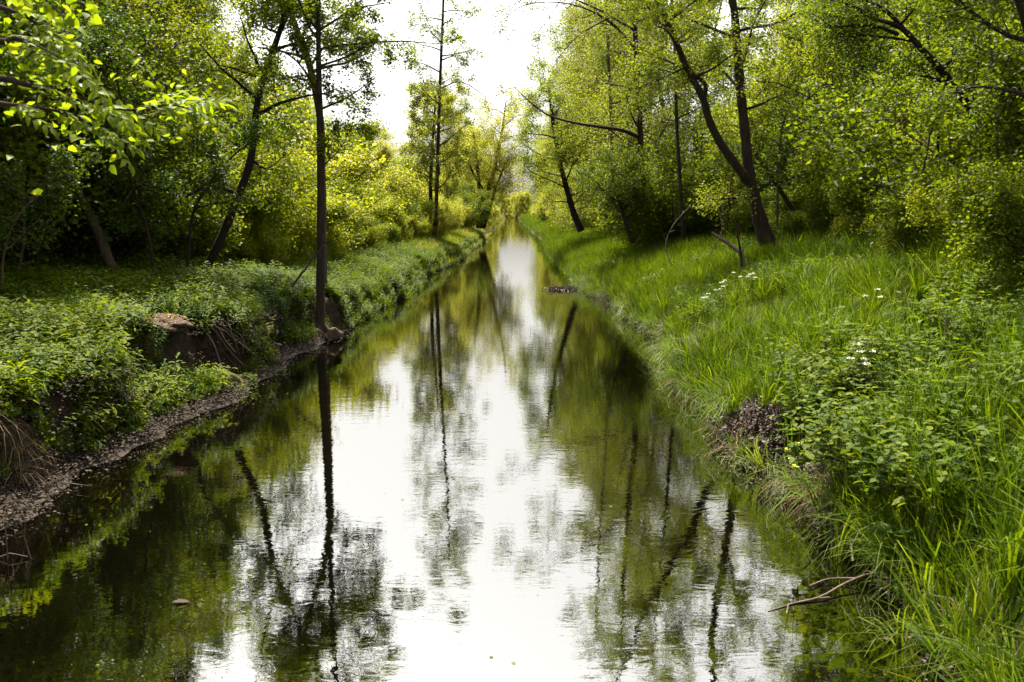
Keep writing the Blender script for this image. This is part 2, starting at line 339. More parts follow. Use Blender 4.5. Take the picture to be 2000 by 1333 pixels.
proto_set('edge_grass', [grass_tuft(rg, 30, .6, .10, .012, M['grass'], lean=1.5) for _ in range(5)]+[grass_tuft(rg, 24, .45, .10, .008, M['dry'], lean=1.9) for _ in range(1)])
proto_set('dead_grass', [grass_tuft(rg, 40, .42, .1, .008, M['dry'], lean=1.3) for _ in range(3)])
proto_set('herb', [herb_plant(rg, M['herb'], h=.38+.1*rg.random(), size=.085) for _ in range(5)]+[herb_plant(rg, M['herb'], h=.25, stems=7, pairs=3, size=.11) for _ in range(2)])
M['herb_bright'] = leaf_mat('herb_bright', [(.04,.075,.003),(.10,.14,.006),(.20,.21,.015)], tf=.45, gloss=.6, spec=.10)
proto_set('bright_herb', [herb_plant(rg, M['herb_bright'], h=.40, stems=6, size=.10, width=.9) for _ in range(3)]+[herb_plant(rg, M['herb_bright'], h=.5, stems=4, pairs=4, size=.14, width=.7) for _ in range(2)])
proto_set('dense_herb', [herb_plant(rg, M['herb_blue'], h=.34, stems=8, pairs=6, size=.062, spread=.16, width=.8) for _ in range(4)])
proto_set('low_herb', [herb_plant(rg, M['herb'], h=.14, stems=6, pairs=2, size=.06, spread=.2) for _ in range(4)])
proto_set('far_herb', [herb_plant(rg, M['herb'], h=.5, stems=9, pairs=5, size=.11, spread=.35, tmpl=LEAF4) for _ in range(4)])
proto_set('litter', [litter_patch(rg, M['litter']) for _ in range(5)])
proto_set('wet_litter', [litter_patch(rg, M['wet_litter'], size=.045, n=80) for _ in range(4)])
proto_set('pebble', [pebble(rg) for _ in range(5)])

def bank_pts(rng, side, n, smin, smax, y0, y1, ypow=1.0, keep=None, lift=0):
    y = y0+(y1-y0)*rng.random(n)**ypow; s = smin+(smax-smin)*rng.random(n)
    x = XL(y)-s if side < 0 else XR(y)+s
    z = (hL(s,y) if side < 0 else hR(s,y))+lift
    m = np.ones(n,bool) if keep is None else keep(x,y,s)
    return np.stack([x,y,z],-1)[m]
MP = hit(320,650)
def clear(x,y,s): return ~((np.abs(x-MP[0]-.05)<.5)&(np.abs(y-MP[1]-.1)<.75)) & ~((y>MP[1]+.2)&(y<MP[1]+1.5)&(s<.85)) & ~((y>8.6)&(y<10.6)&(s<.75))
def patchy(x, y, thr): return (nz(x*.9+3, y*.7) > thr)
p = bank_pts(rg, -1, 2600, .06, .65, 25, 95, 1.3)
scatter('waterline_herbs', p, 'far_herb', rg, (.3,.7), .3, 'herbs growing down to the waterline of the left bank beyond the tall tree', 'undergrowth')
# right bank
p = bank_pts(rg, 1, 4600, .02, 8.5, 4, 26, 1.0, keep=lambda x,y,s: (nz(x*1.1,y*.9)>-.12)&~((s<.5)&(np.abs(y-11.4)<1.2)))
scatter('long_grass', p, 'long_grass', rg, (.55,1.15), .3, 'long bright green grass covering the right bank', 'grass')
p = bank_pts(rg, 1, 2600, .0, 9, 4, 28, 1.0, keep=lambda x,y,s: ~((s<.45)&(np.abs(y-11.4)<1.1)))
scatter('short_grass', p, 'fine_grass', rg, (.6,1.1), .2, 'fine short grass between the taller blades of the right bank', 'grass')
p = bank_pts(rg, 1, 6500, .05, 7, 26, 75, 1.3)
p2 = bank_pts(rg, 1, 500, .6, 7, 26, 60, 1.2, keep=lambda x,y,s: patchy(x,y,.1)); scatter('distant_weeds', p2, 'far_herb', rg, (.4,.9), .15, 'weeds scattered in the distant grass of the right bank', 'weeds')
scatter('distant_grass', p, 'far_grass', rg, (.6,1.1), .15, 'even green grass farther along the right bank', 'grass')
p = bank_pts(rg, 1, 3500, .05, 7, 75, 240, 1.2)
scatter('faraway_grass', p, 'far_grass', rg, (.9,1.6), .15, 'grass at the far end of the right bank', 'grass')
p = bank_pts(rg, 1, 4600, .5, 8, 4.5, 30, 1.0, keep=lambda x,y,s: patchy(x,y,.22)|(s>5.8))
scatter('bank_weeds', p, 'herb', rg, (.7,1.45), .2, 'leafy weeds mixed into the grass of the right bank', 'weeds')
p = bank_pts(rg, 1, 500, .05, 8, 4.5, 30, keep=lambda x,y,s: patchy(x+4,y+1,-.1))
scatter('straw', p[p[:,1]>7], 'dead_grass', rg, (.5,1.0), .3, 'dry straw mixed into the grass of the right bank', 'straw')
p = bank_pts(rg, 1, 600, .0, 4, 4, 9.5)
scatter('foreground_grass', p, 'long_grass', rg, (.8,1.25), .25, 'long bright blades of grass in the lower right corner', 'grass')
p = bank_pts(rg, 1, 260, -.02, .22, 4.5, 40)
scatter('edge_grass', p, 'edge_grass', rg, (.7,1.3), .2, 'long drooping grass hanging over the right waterline', 'grass')
# left bank
p = bank_pts(rg, -1, 9000, .55, 10, 6, 24, 1.0, keep=lambda x,y,s: ((x<-5.3)|(y<15))&clear(x,y,s))
scatter('nettles', p, 'herb', rg, (.65,1.25), .2, 'bright leafy nettles and ivy covering the left bank', 'undergrowth')
p = bank_pts(rg, -1, 2300, .45, 5, 6, 20, 1.0, keep=lambda x,y,s: (nz(x*1.3+5,y*1.1) > .0)&clear(x,y,s))
scatter('tall_weeds', p, 'bright_herb', rg, (.7,1.25), .25, 'taller yellow-green weeds in patches on the left bank', 'weeds')
p = bank_pts(rg, -1, 260, .6, 6, 6, 24, 1.0, keep=lambda x,y,s: nz(x*1.7+1,y*.8) > .1)
scatter('left_grass', p, 'long_grass', rg, (.5,.9), .3, 'tufts of long grass standing among the weeds of the left bank', 'grass')
p = bank_pts(rg, -1, 2600, .38, 1.0, 5.5, 24, keep=lambda x,y,s: (nz(x*2,y*1.6) > -.35)&clear(x,y,s))
scatter('hanging_ivy', p, 'herb', rg, (.45,.95), .6, 'leafy ivy and nettles hanging over the edge of the left bank', 'ivy')
p = bank_pts(rg, -1, 4200, .7, 5.5, 15.0, 24.5, 1.0, keep=lambda x,y,s: clear(x,y,s))
scatter('herb_carpet', p, 'dense_herb', rg, (.7,1.2), .15, 'dense dark green herb carpet beside the tall waterside tree', 'undergrowth')
p = bank_pts(rg, -1, 3600, .5, 9, 24.5, 62, 1.2)
scatter('bank_herbs', p, 'far_herb', rg, (.45,.9), .15, 'sunlit herbs on the left bank beyond the tall tree', 'undergrowth')
p = bank_pts(rg, -1, 3200, .25, 7, 26, 75, 1.2, keep=lambda x,y,s: patchy(x,y,-.2))
scatter('bank_grass', p, 'far_grass', rg, (.5,.95), .2, 'grass on the left bank beyond the tall tree', 'grass')
p = bank_pts(rg, -1, 3600, .1, 9, 50, 240, 1.3)
scatter('sunny_grass', p, 'pale_grass', rg, (.7,1.3), .15, 'pale sunlit grass far along the left bank', 'grass')
p = bank_pts(rg, -1, 3000, .16, 1.1, 6, 26, 1.0, keep=lambda x,y,s: (y<24)|(s<.35))
scatter('leaf_litter', p, 'litter', rg, (.6,1.2), .12, 'brown leaf litter on the muddy left shore', 'leaf litter')
p = bank_pts(rg, -1, 260, .02, 1.0, 6, 30)
scatter('pebbles', p, 'pebble', rg, (.4,1.2), .3, 'small pebbles along the muddy left shore', 'pebbles')
p = bank_pts(rg, 1, 420, .06, .55, 10.1, 12.6)
scatter('wet_leaf_litter', p, 'wet_litter', rg, (.5,.9), .25, 'dark wet dead leaves on the mud spit of the right shore', 'leaf litter')
p = bank_pts(rg, 1, 700, .06, .2, 4, 40)
scatter('shore_litter', p, 'wet_litter', rg, (.5,1.0), .3, 'dark debris at the foot of the right bank', 'leaf litter')
p = bank_pts(rg, -1, 260, .1, 1.0, 6, 24, keep=lambda x,y,s: patchy(x,y,.2))
scatter('shore_seedlings', p, 'low_herb', rg, (.5,1.2), .2, 'small green seedlings on the muddy left shore', 'seedlings')

# ------------------------------------------------------------------ trees
def grow(rng, p, d, L, n, wob, grav):
    pts = [np.array(p, float)]; d = unit(np.array(d, float))
    for q in range(n):
        d = unit(d + rng.normal(0, wob, 3) + np.array([0,0,grav])); pts.append(pts[-1]+d*L/n)
    return np.array(pts)
def branch_out(rng, P, n, L0, ang, t0=.15, bias=None):
    """n child starts along polyline P: (point, direction, length)"""
    out = []; m = len(P)-1
    for q in range(n):
        t = t0+(1-t0)*(q+rng.random())/n; f = t*m; i = min(int(f), m-1); p = P[i]+(P[i+1]-P[i])*(f-i); d = unit(P[i+1]-P[i])
        r = rng.normal(0,1,3); r -= d*np.dot(r,d); r = unit(r)
        a = ang*(.7+.6*rng.random()); dd = d*math.cos(a)+r*math.sin(a)
        if bias is not None: dd = unit(dd+bias)
        out.append((p, dd, L0*(1-.55*t)*(.7+.6*rng.random())))
    return out
def foliage_pts(rng, twigs, per, jit):
    T = np.array([[a,b] for a,b in twigs]); k = rng.integers(0, len(T), per); t = rng.random(per)[:,None]**.7
    return T[k,0]+(T[k,1]-T[k,0])*t+rng.normal(0,jit,(per,3))
def crown_from_limbs(rng, limbs, nsub, ntw, Ls, Lt, TW, k2=3, grav=-.03, rsub=.012):
    """sub-branches and twigs on each limb; returns the list of twig segments"""
    tw = []
    for P in limbs:
        for (p,d,L) in branch_out(rng, P, nsub, Ls, .9, .12):
            Q = grow(rng, p, d, L, 4, .16, grav); TW.add(Q, np.linspace(rsub, rsub*.35, 5), k2)
            tw += [(Q[i],Q[i+1]) for i in range(1,4)]
            for (p2,d2,L2) in branch_out(rng, Q, ntw, Lt, .8, .2):
                e = grow(rng, p2, d2, L2, 2, .2, grav); TW.add(e, [rsub*.45,rsub*.3,rsub*.15], 3)
                tw += [(e[0],e[1]),(e[1],e[2])]
    return tw

def proto_tree(seed, Hh, trunk_r, crown_r, nlimb, nleaf, lsize, leafm, barkm, t0=.15, nsub=6, ntw=5, up=.45, jit=.12, lean=.04, top_taper=.5, forks=1):
    rng = np.random.default_rng(seed); TR = Tubes(); LM = Tubes(); TW = Tubes(); limbs=[]
    for f in range(forks):
        d0 = np.array([rng.normal(0,.12*(forks>1)+.02), rng.normal(0,.12*(forks>1)+.02), 1])
        P = grow(rng, [rng.normal(0,.15*(forks>1)),rng.normal(0,.15*(forks>1)),-.3], d0, Hh*(.85+.15*rng.random()), 10, lean, .03)
        r = trunk_r*(1-np.linspace(0,1,11)**.8*.85); r[0]*=1.6; TR.add(P, r, 9)
        for q in range(nlimb//forks):
            t = t0+(1-t0)*(q+rng.random()*.8)/(nlimb//forks); fi = t*10; i = min(int(fi),9); p = P[i]+(P[i+1]-P[i])*(fi-i)
            a = q*2.4+rng.normal(0,.4); u_ = up*(.6+.8*rng.random())
            L = crown_r*(1-top_taper*t)*(.65+.6*rng.random())
            Q = grow(rng, p, [math.cos(a),math.sin(a),u_], L, 6, .12, .0+.02*rng.normal()); limbs.append(Q)
            rr = max(.012, trunk_r*(1-t*.8)*.33); LM.add(Q, np.linspace(rr, .008, 7), 5)
        limbs.append(P[6:])
    tw = crown_from_limbs(rng, limbs, nsub, ntw, crown_r*.42, crown_r*.2, TW)
    C_ = foliage_pts(rng, tw, nleaf, jit)
    return dict(trunk=TR.mesh('trunk', M[barkm]), limb=LM.mesh('limb', M[barkm]), twig=TW.mesh('twig', M['twig']), crown=leaf_mesh('crown', rng, C_, M[leafm], lsize))
def place(name, pr, loc, label, cat, group, rz, sc, crown_mat=None):
    e = empty(name, loc, label, cat, group, rz, sc)
    for k in ('trunk','limb','twig','crown'):
        if k in pr:
            c = obj(k, pr[k], e)
            if k in ('limb','twig','crown'): c['kind'] = 'stuff'
    for me in pr.get('stems', []): obj('stem', me, e)
    if 'foliage' in pr: obj('foliage', pr['foliage'], e)['kind'] = 'stuff'
    return e
TP = {
 'dense': [proto_tree(1, 14, .17, 3.6, 36, 76000, .092, 'leaf_mid', 'bark_dark', t0=.08, jit=.2), proto_tree(2, 13, .15, 3.8, 34, 76000, .092, 'leaf_mid', 'bark_dark', t0=.1, jit=.2, forks=2)],
 'yellow': [proto_tree(3, 11, .12, 2.8, 30, 52000, .10, 'leaf_yellow', 'bark', t0=.08, jit=.2), proto_tree(4, 10, .10, 3.0, 30, 52000, .10, 'leaf_yellow', 'bark', t0=.05, jit=.2, forks=3)],
 'pole': [proto_tree(7, 9, .05, 1.5, 16, 6000, .075, 'leaf_yellow', 'bark', t0=.3, nsub=5, ntw=4, lean=.07), proto_tree(8, 8, .045, 1.3, 14, 4500, .075, 'leaf_mid', 'bark_pale', t0=.35, nsub=5, ntw=4, lean=.09)],
 'bare': [proto_tree(9, 6, .03, 1.2, 12, 900, .07, 'leaf_mid', 'bark_pale', t0=.15, nsub=4, ntw=3, lean=.16), proto_tree(10, 5, .028, 1.1, 10, 600, .07, 'leaf_mid', 'bark_dark', t0=.15, nsub=4, ntw=3, lean=.2)],
 'airy': [proto_tree(5, 15, .15, 3.8, 30, 30000, .085, 'leaf_pale', 'bark', t0=.12, nsub=7, ntw=6, jit=.16), proto_tree(6, 15, .14, 3.6, 30, 28000, .085, 'leaf_yellow', 'bark', t0=.15, nsub=7, ntw=6, jit=.16)],
}
M['leaf_spring'] = leaf_mat('leaf_spring', [(.12,.14,.012),(.24,.25,.03),(.38,.36,.08)], trans=(1.4,1.4,.6), tf=.55)  # hazy glow of the distance put into a paler leaf colour
def recolour(pr, key, mat):
    me = pr[key].copy(); me.materials.clear(); me.materials.append(mat); q = dict(pr); q[key] = me; return q
TP['spring'] = [recolour(q, 'crown', M['leaf_spring']) for q in TP['yellow']+TP['airy'][:1]]
def proto_shrub(seed, Hh, nstem, nleaf, lsize, leafm, spread=.5, t0=.25, stemm='twig'):
    rng = np.random.default_rng(seed); TW = Tubes(); limbs=[]; stems=[]
    for q in range(nstem):
        a = q*2.4+rng.normal(0,.4); T = Tubes()
        P = grow(rng, [.25*math.cos(a),.25*math.sin(a),-.15], [math.cos(a)*spread*(.4+.9*rng.random()),math.sin(a)*spread*(.4+.9*rng.random()),1], Hh*(.7+.4*rng.random()), 7, .10, -.03)
        T.add(P, np.linspace(.03,.006,8), 5); stems.append(T.mesh('stem', M[stemm])); limbs.append(P[int(7*t0):])
    tw = crown_from_limbs(rng, limbs, 10, 5, Hh*.38, Hh*.19, TW, rsub=.008)
    C_ = foliage_pts(rng, tw, nleaf, .15)
    return dict(stems=stems, twig=TW.mesh('twig', M[stemm]), foliage=leaf_mesh('foliage', rng, C_, M[leafm], lsize))
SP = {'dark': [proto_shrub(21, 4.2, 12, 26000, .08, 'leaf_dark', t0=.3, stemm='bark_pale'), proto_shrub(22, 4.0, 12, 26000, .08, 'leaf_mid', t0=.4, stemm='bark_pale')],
      'mid': [proto_shrub(23, 3.6, 8, 28000, .085, 'leaf_mid', t0=.05), proto_shrub(24, 3.4, 8, 28000, .08, 'leaf_mid', t0=.1, spread=.6)],
      'yellow': [proto_shrub(25, 3.4, 8, 22000, .085, 'leaf_yellow', t0=.05, stemm='pale_twig'), proto_shrub(26, 3.0, 7, 22000, .085, 'leaf_yellow', t0=.05, spread=.6)]}
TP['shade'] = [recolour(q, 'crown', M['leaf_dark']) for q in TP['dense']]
SP['spring'] = [recolour(q, 'foliage', M['leaf_spring']) for q in SP['yellow']]
rt = np.random.default_rng(5)
ORD = 'nearest second third fourth fifth sixth seventh eighth ninth tenth eleventh twelfth thirteenth fourteenth fifteenth sixteenth seventeenth eighteenth nineteenth twentieth'.split()
ORDERED = ('front shrubs of the left thicket','front shrubs of the right wood','sunlit waterside shrubs on the left','low sunlit bushes on the left','shrubs beyond the forked tree','airy waterside trees on the right','low bushes edging the right wood')
OSEEN = {}
def row(kinds, src, side, y0, y1, dy, s0, s1, sc0, sc1, name, label, cat, group):
    y = y0; n = OSEEN.get(group, 0); lab0 = label
    while y < y1:
        s = s0+(s1-s0)*rt.random(); yy = y+rt.normal(0,dy*.2); x = (XL(yy)-s) if side < 0 else (XR(yy)+s)
        if group in ORDERED and n < 20: label = lab0.split(' on the ')[0]+', '+(ORD[n]+' to the camera of the ' if n == 0 else ORD[n]+' nearest of the ')+group
        elif group in ORDERED: label = lab0+', far off'
        k = kinds[rt.integers(0,len(kinds))]; pr = src[k][rt.integers(0,len(src[k]))]
        place(name, pr, (x,yy,float(H(x,yy))-.05), label, cat, group, rt.random()*6.28, sc0+(sc1-sc0)*rt.random()); n += 1; OSEEN[group] = n; y += dy*(.8+.4*rt.random())
# left side: thicket then trees behind
G_LT = 'shrubs of the dark thicket on the left bank'
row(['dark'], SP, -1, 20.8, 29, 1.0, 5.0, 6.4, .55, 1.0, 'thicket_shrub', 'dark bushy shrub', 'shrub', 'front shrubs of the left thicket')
row(['dark','mid'], SP, -1, 15, 33, 1.5, 7, 8.6, 1.1, 1.7, 'thicket_shrub', 'tall dark shrub inside the shaded thicket on the left bank', 'shrub', 'inner shrubs of the dark thicket on the left bank')
row(['dark','mid'], SP, -1, 14, 40, 1.9, 9.5, 12.5, 1.5, 2.1, 'thicket_shrub', 'very tall dark shrub deep in the thicket on the left bank', 'shrub', 'deep shrubs of the thicket on the left bank')
row(['shade'], TP, -1, 18, 36, 2.2, 8.0, 11.5, .85, 1.1, 'thicket_tree', 'dense dark tree rising out of the thicket on the left bank', 'tree', 'dark trees in the thicket on the left bank')
row(['dense'], TP, -1, 36, 50, 3.0, 8.5, 12, .8, 1.05, 'thicket_tree', 'dense dark tree rising out of the thicket on the left bank', 'tree', 'dark trees in the thicket on the left bank')
row(['shade'], TP, -1, 12, 50, 2.6, 13, 20, .9, 1.15, 'background_tree', 'dense tree deep in the wood behind the left thicket', 'tree', 'trees of the wood behind the left thicket')
row(['yellow','yellow','mid'], SP, -1, 26, 62, 1.7, 3.8, 6.0, .75, 1.2, 'sunlit_shrub', 'yellow-green shrub', 'shrub', 'sunlit waterside shrubs on the left')
row(['yellow','yellow','mid'], SP, -1, 27, 60, 2.4, 2.6, 3.9, .35, .6, 'low_shrub', 'low bright bush', 'shrub', 'low sunlit bushes on the left')
row(['yellow','spring','mid'], SP, -1, 29, 90, 2.4, 6, 10, 1.2, 1.9, 'sunlit_shrub', 'tall yellow-green shrub behind the first sunlit bushes on the left bank', 'shrub', 'taller sunlit shrubs on the left bank')
row(['spring'], TP, -1, 68, 112, 4.6, 4.0, 9, .42, .62, 'streamside_tree', 'short yellow-green tree on the left bank behind the thin straight tree', 'tree', 'short trees behind the thin straight tree')
row(['spring'], TP, -1, 112, 240, 4.6, 3.0, 8, .8, 1.15, 'streamside_tree', 'pale yellow-green tree far along the left bank', 'tree', 'pale trees far along the left bank')
row(['spring'], TP, -1, 50, 150, 5, 10, 20, .6, .85, 'backwood_tree', 'low pale tree on the skyline behind the sunlit left shrubs', 'tree', 'skyline trees behind the sunlit left shrubs')
row(['spring'], SP, -1, 60, 200, 5, 1.8, 3.5, .6, .9, 'distant_shrub', 'small pale shrub far along the left waterline', 'shrub', 'small far shrubs along the left waterline')
# right side
row(['mid'], SP, 1, 17, 36, 1.2, 6.0, 7.6, .6, .95, 'bank_shrub', 'leafy shrub', 'shrub', 'front shrubs of the right wood')
row(['mid','mid','dark'], SP, 1, 13, 40, 1.4, 8.6, 10.5, 1.1, 1.6, 'bank_shrub', 'tall green shrub in the wall of bushes on the right bank', 'shrub', 'tall shrubs of the green wall on the right bank')
row(['mid'], SP, 1, 12, 46, 1.8, 11.5, 14.5, 1.6, 2.2, 'bank_shrub', 'very tall green shrub at the back of the wall of bushes on the right bank', 'shrub', 'back shrubs of the green wall on the right bank')
row(['mid','yellow'], SP, 1, 36, 74, 2.2, 3.4, 6.5, .7, 1.15, 'bankside_shrub', 'small shrub', 'shrub', 'shrubs beyond the forked tree')
row(['airy','dense'], TP, 1, 18, 66, 3.4, 11, 16, .8, 1.1, 'woodland_tree', 'leafy tree just behind the bushes on the right bank', 'tree', 'woodland trees behind the bushes on the right bank')
row(['dense','airy'], TP, 1, 14, 76, 3.2, 17, 28, .9, 1.15, 'woodland_tree', 'leafy tree deep in the wood on the right', 'tree', 'deep woodland trees on the right')
row(['airy'], TP, 1, 46, 90, 4.2, 3.0, 6.0, .95, 1.25, 'overhanging_tree', 'small-leaved tree', 'tree', 'airy waterside trees on the right')
row(['airy','spring'], TP, 1, 90, 130, 4.2, 3.2, 7, .7, 1.0, 'overhanging_tree', 'small-leaved tree', 'tree', 'airy waterside trees on the right')
row(['spring','airy'], TP, 1, 130, 240, 6, 4.2, 8, .9, 1.15, 'distant_tree', 'small distant tree beside the vanishing point on the right', 'tree', 'distant trees on the right')
row(['spring','yellow'], SP, 1, 70, 200, 5, 2.2, 4.0, .6, .9, 'distant_shrub', 'small shrub far along the right waterline', 'shrub', 'small far shrubs along the right waterline')
row(['spring'], TP, 1, 262, 330, 2.6, -5, 4, .45, .7, 'end_tree', 'pale hazy tree closing the far end of the stream', 'tree', 'pale trees at the far end of the stream')

row(['bare'], TP, -1, 15.5, 25, .55, 3.9, 5.6, .8, 1.3, 'bare_sapling', 'thin crooked stem with few leaves in front of the dark left thicket', 'sapling', 'thin crooked stems of the left thicket')
row(['mid','mid','yellow'], SP, 1, 18, 46, 1.3, 5.0, 6.6, .32, .55, 'low_shrub', 'low bush', 'shrub', 'low bushes edging the right wood')
row(['bare'], TP, 1, 19, 50, 1.5, 4.6, 8.0, .9, 1.5, 'bare_sapling', 'thin crooked stem with few leaves at the edge of the right wood', 'sapling', 'thin crooked stems edging the right wood')
row(['pole'], TP, 1, 19, 48, 2.6, 5.5, 10, .8, 1.2, 'slender_sapling', 'slender leaning sapling among the bushes of the right bank', 'sapling', 'slender saplings among the right bushes')
row(['pole'], TP, -1, 17, 44, 2.6, 4.8, 7.5, .8, 1.2, 'slender_sapling', 'slender leaning sapling among the bushes of the left bank', 'sapling', 'slender saplings among the left bushes')
# ------------------------------------------------------------------ hero trees, each with its own trunk and limbs
def hero(name, label, trunks, limbs, seed, leafm='leaf_mid', barkm='bark', nleaf=9000, lsize=.07, auto=None, nsub=6, ntw=5, Ls=1.1, Lt=.5, jit=.1, cat='tree', roots=0, limb_jit=0):
    """trunks/limbs: lists of (points, radii). auto: (t0,t1,n,length,up) limbs grown from the first trunk"""
    rng = np.random.default_rng(seed); base = np.array(trunks[0][0][0], float)
    e = empty(name, base, label, cat); TW = Tubes(); crown_l = []
    first = None
    for k,(P,r) in enumerate(trunks):
        Q, rr = smooth_path(np.array(P)-base, r, 5); rr = rr*(1+.06*np.sin(np.arange(len(rr))*1.9)+rng.normal(0,.02,len(rr)))
        if k == 0: first = (Q, rr)
        T = Tubes(); T.add(Q, rr*.68, 12); obj('trunk' , T.mesh('trunk', M[barkm]), e)
    for k,(P,r) in enumerate(limbs):
        Q, rr = smooth_path(np.array(P)-base, r, 3); T = Tubes(); T.add(Q, rr, 7); obj('limb', T.mesh('limb', M[barkm]), e); crown_l.append(Q)
    for A in (auto or []):
        t0,t1,n,L,up = A[:5]; src = first if len(A) < 6 else None
        if src is None:
            Q_, r_ = smooth_path(np.array(trunks[A[5]][0])-base, trunks[A[5]][1], 5); src = (Q_, r_)
        Q, rr = src; m = len(Q)-1
        for q in range(n):
            t = t0+(t1-t0)*(q+rng.random()*.8)/n; f = t*m; i = min(int(f), m-1); p = Q[i]+(Q[i+1]-Q[i])*(f-i)
            a = q*2.4+rng.normal(0,.5); B = grow(rng, p, [math.cos(a),math.sin(a),up*(.5+rng.random())], L*(.6+.6*rng.random())*(1-.4*(t-t0)/max(t1-t0,.01)), 6, .14, .01)
            T = Tubes(); T.add(B, np.linspace(min(rr[i]*.4,.05), .008, 7), 6); obj('limb', T.mesh('limb', M[barkm]), e); crown_l.append(B)
    for q in range(roots):
        a = q*6.283/roots+rng.normal(0,.2); P = np.array([[0,0,.35],[.16*math.cos(a),.16*math.sin(a),.12],[.38*math.cos(a),.38*math.sin(a),-.03],[.7*math.cos(a),.7*math.sin(a),-.22]])
        Q, rr = smooth_path(P, [.07,.07,.05,.02], 3); T = Tubes(); T.add(Q, rr, 7); obj('root', T.mesh('root', M[barkm]), e)
    if crown_l:
        tw = crown_from_limbs(rng, crown_l, nsub, ntw, Ls, Lt, TW)
        obj('twig', TW.mesh('twig', M['twig']), e)['kind'] = 'stuff'
        if nleaf: obj('crown', leaf_mesh('crown', rng, foliage_pts(rng, tw, int(nleaf*1.9), jit), M[leafm], lsize*.92), e)['kind'] = 'stuff'
    return e
def A_(lst, Y):  # [(px,py,radius[,dY])]
    return [at(q[0],q[1],Y+(q[3] if len(q)>3 else 0)) for q in lst], [q[2] for q in lst]

# tall slender tree at the left waterside
Y=23.2; P,r = A_([(624,655,.27),(625,630,.17),(626,560,.145),(627,400,.135),(625,250,.11),(622,100,.085),(622,0,.075)],Y)
P += [at(622,0,Y)+np.array([.1,0,4]), at(622,0,Y)+np.array([-.1,.2,9.0])]; r += [.07,.02]
hero('waterside_tree', 'tall slender straight tree standing alone at the left water edge with exposed roots', [(P,r)],
  [A_([(622,130,.03),(680,110,.02,-.3),(740,75,.01,-.6)],Y), A_([(623,215,.03),(680,190,.02,.3),(735,150,.008,.6)],Y), A_([(623,60,.03),(690,20,.02),(760,5,.01)],Y),
   A_([(622,180,.03),(580,120,.02),(530,90,.01)],Y), A_([(625,330,.02),(665,290,.012),(690,240,.006)],Y), A_([(622,40,.03),(575,0,.02),(540,-60,.01)],Y)],
  31, 'leaf_mid', 'bark', 12500, .065, auto=[(.62,.99,14,2.4,.5)], nsub=4, ntw=4, Ls=.8, Lt=.4, jit=.07, roots=8)
# pale swollen roots at its foot
e = empty('root_burl', at(645,650,23), 'pale swollen roots bulging at the foot of the tall waterside tree', 'roots')
rr_ = np.random.default_rng(3)
for k,(dx,dy,sx,sz) in enumerate([(-.22,-.12,.10,.17),(.06,-.2,.13,.22),(.22,-.08,.09,.14),(-.05,-.28,.08,.10)]):
    T = Tubes(); P = grow(rr_, [dx,dy,-.1],[rr_.normal(0,.1),0,1], sz*1.3, 8, .12, 0); T.add(P, sx*np.array([1.0,1.1,1.12,1.05,1.0,.9,.75,.5,.06]), 12); obj('root_lobe', T.mesh('root_lobe', M['bark_pale']), e)
# pale companion leaning into it
Y=25.5
hero('leaning_pale_tree', 'paler trunk leaning up to the left behind the tall waterside tree', [A_([(634,600,.12),(632,480,.12),(629,300,.12),(625,230,.13),(605,130,.12),(570,30,.10),(548,-60,.09),(530,-260,.05)],Y)],
  [A_([(605,130,.04),(640,80,.02),(665,30,.01)],Y)], 32, 'leaf_mid', 'bark_pale', 6000, .07, auto=[(.5,1,7,2.0,.5)])
# left leaning dark tree
Y=23.5
hero('leaning_dark_tree', 'dark trunk leaning right in front of the left thicket, left of the tall waterside tree', [A_([(385,560,.17),(430,470,.15),(462,390,.14),(490,310,.13),(505,190,.11),(540,80,.10),(568,0,.09),(600,-120,.06)],Y)],
  [A_([(455,375,.05),(415,365,.045,-.3),(370,380,.04,-.6),(310,430,.045,-.9),(240,510,.055,-1.2)],Y), A_([(490,310,.04),(520,330,.02),(560,300,.01)],Y), A_([(500,150,.03),(440,130,.02),(330,120,.01)],Y)],
  33, 'leaf_mid', 'bark_dark', 9000, .07, auto=[(.5,1,10,2.4,.4)])
# left leaning brown tree
Y=20
hero('leaning_brown_tree', 'brown trunk leaning to the left over the herbs at the left edge of the photo', [A_([(238,560,.17),(215,515,.15),(190,450,.14),(155,380,.13),(125,310,.125),(95,250,.12),(60,170,.11),(20,60,.09),(-40,-60,.06)],Y)],
  [A_([(125,300,.05),(170,230,.03),(180,120,.02),(190,30,.01)],Y), A_([(190,440,.03),(240,400,.02,-.4),(300,300,.012,-.8)],Y)],
  34, 'leaf_dark', 'bark_pale', 6000, .075, auto=[(.55,1,7,2.2,.4)])
for k,(pts,lab) in enumerate([
   ([(300,520,.045),(285,440,.04),(250,330,.035),(235,190,.03),(200,60,.02)], 'thin dark sapling stem just right of the brown leaning trunk'),
   ([(365,520,.05),(375,430,.045),(395,380,.04),(450,310,.03),(500,270,.02)], 'thin dark stem bending right beneath the dark leaning trunk'),
   ([(10,640,.03),(5,520,.028),(25,440,.025),(70,380,.015),(100,330,.01)], 'pale bare sapling at the far left edge above the herbs')]):
    hero('sapling', lab, [A_(pts,19.5+k*1.2-(k==2)*6)], [], 40+k, 'leaf_dark', 'bark_dark' if k<2 else 'bark_pale', 1800, .065, auto=[(.3,1,7,1.0,.5)], nsub=3, ntw=3, Ls=.5, Lt=.3)
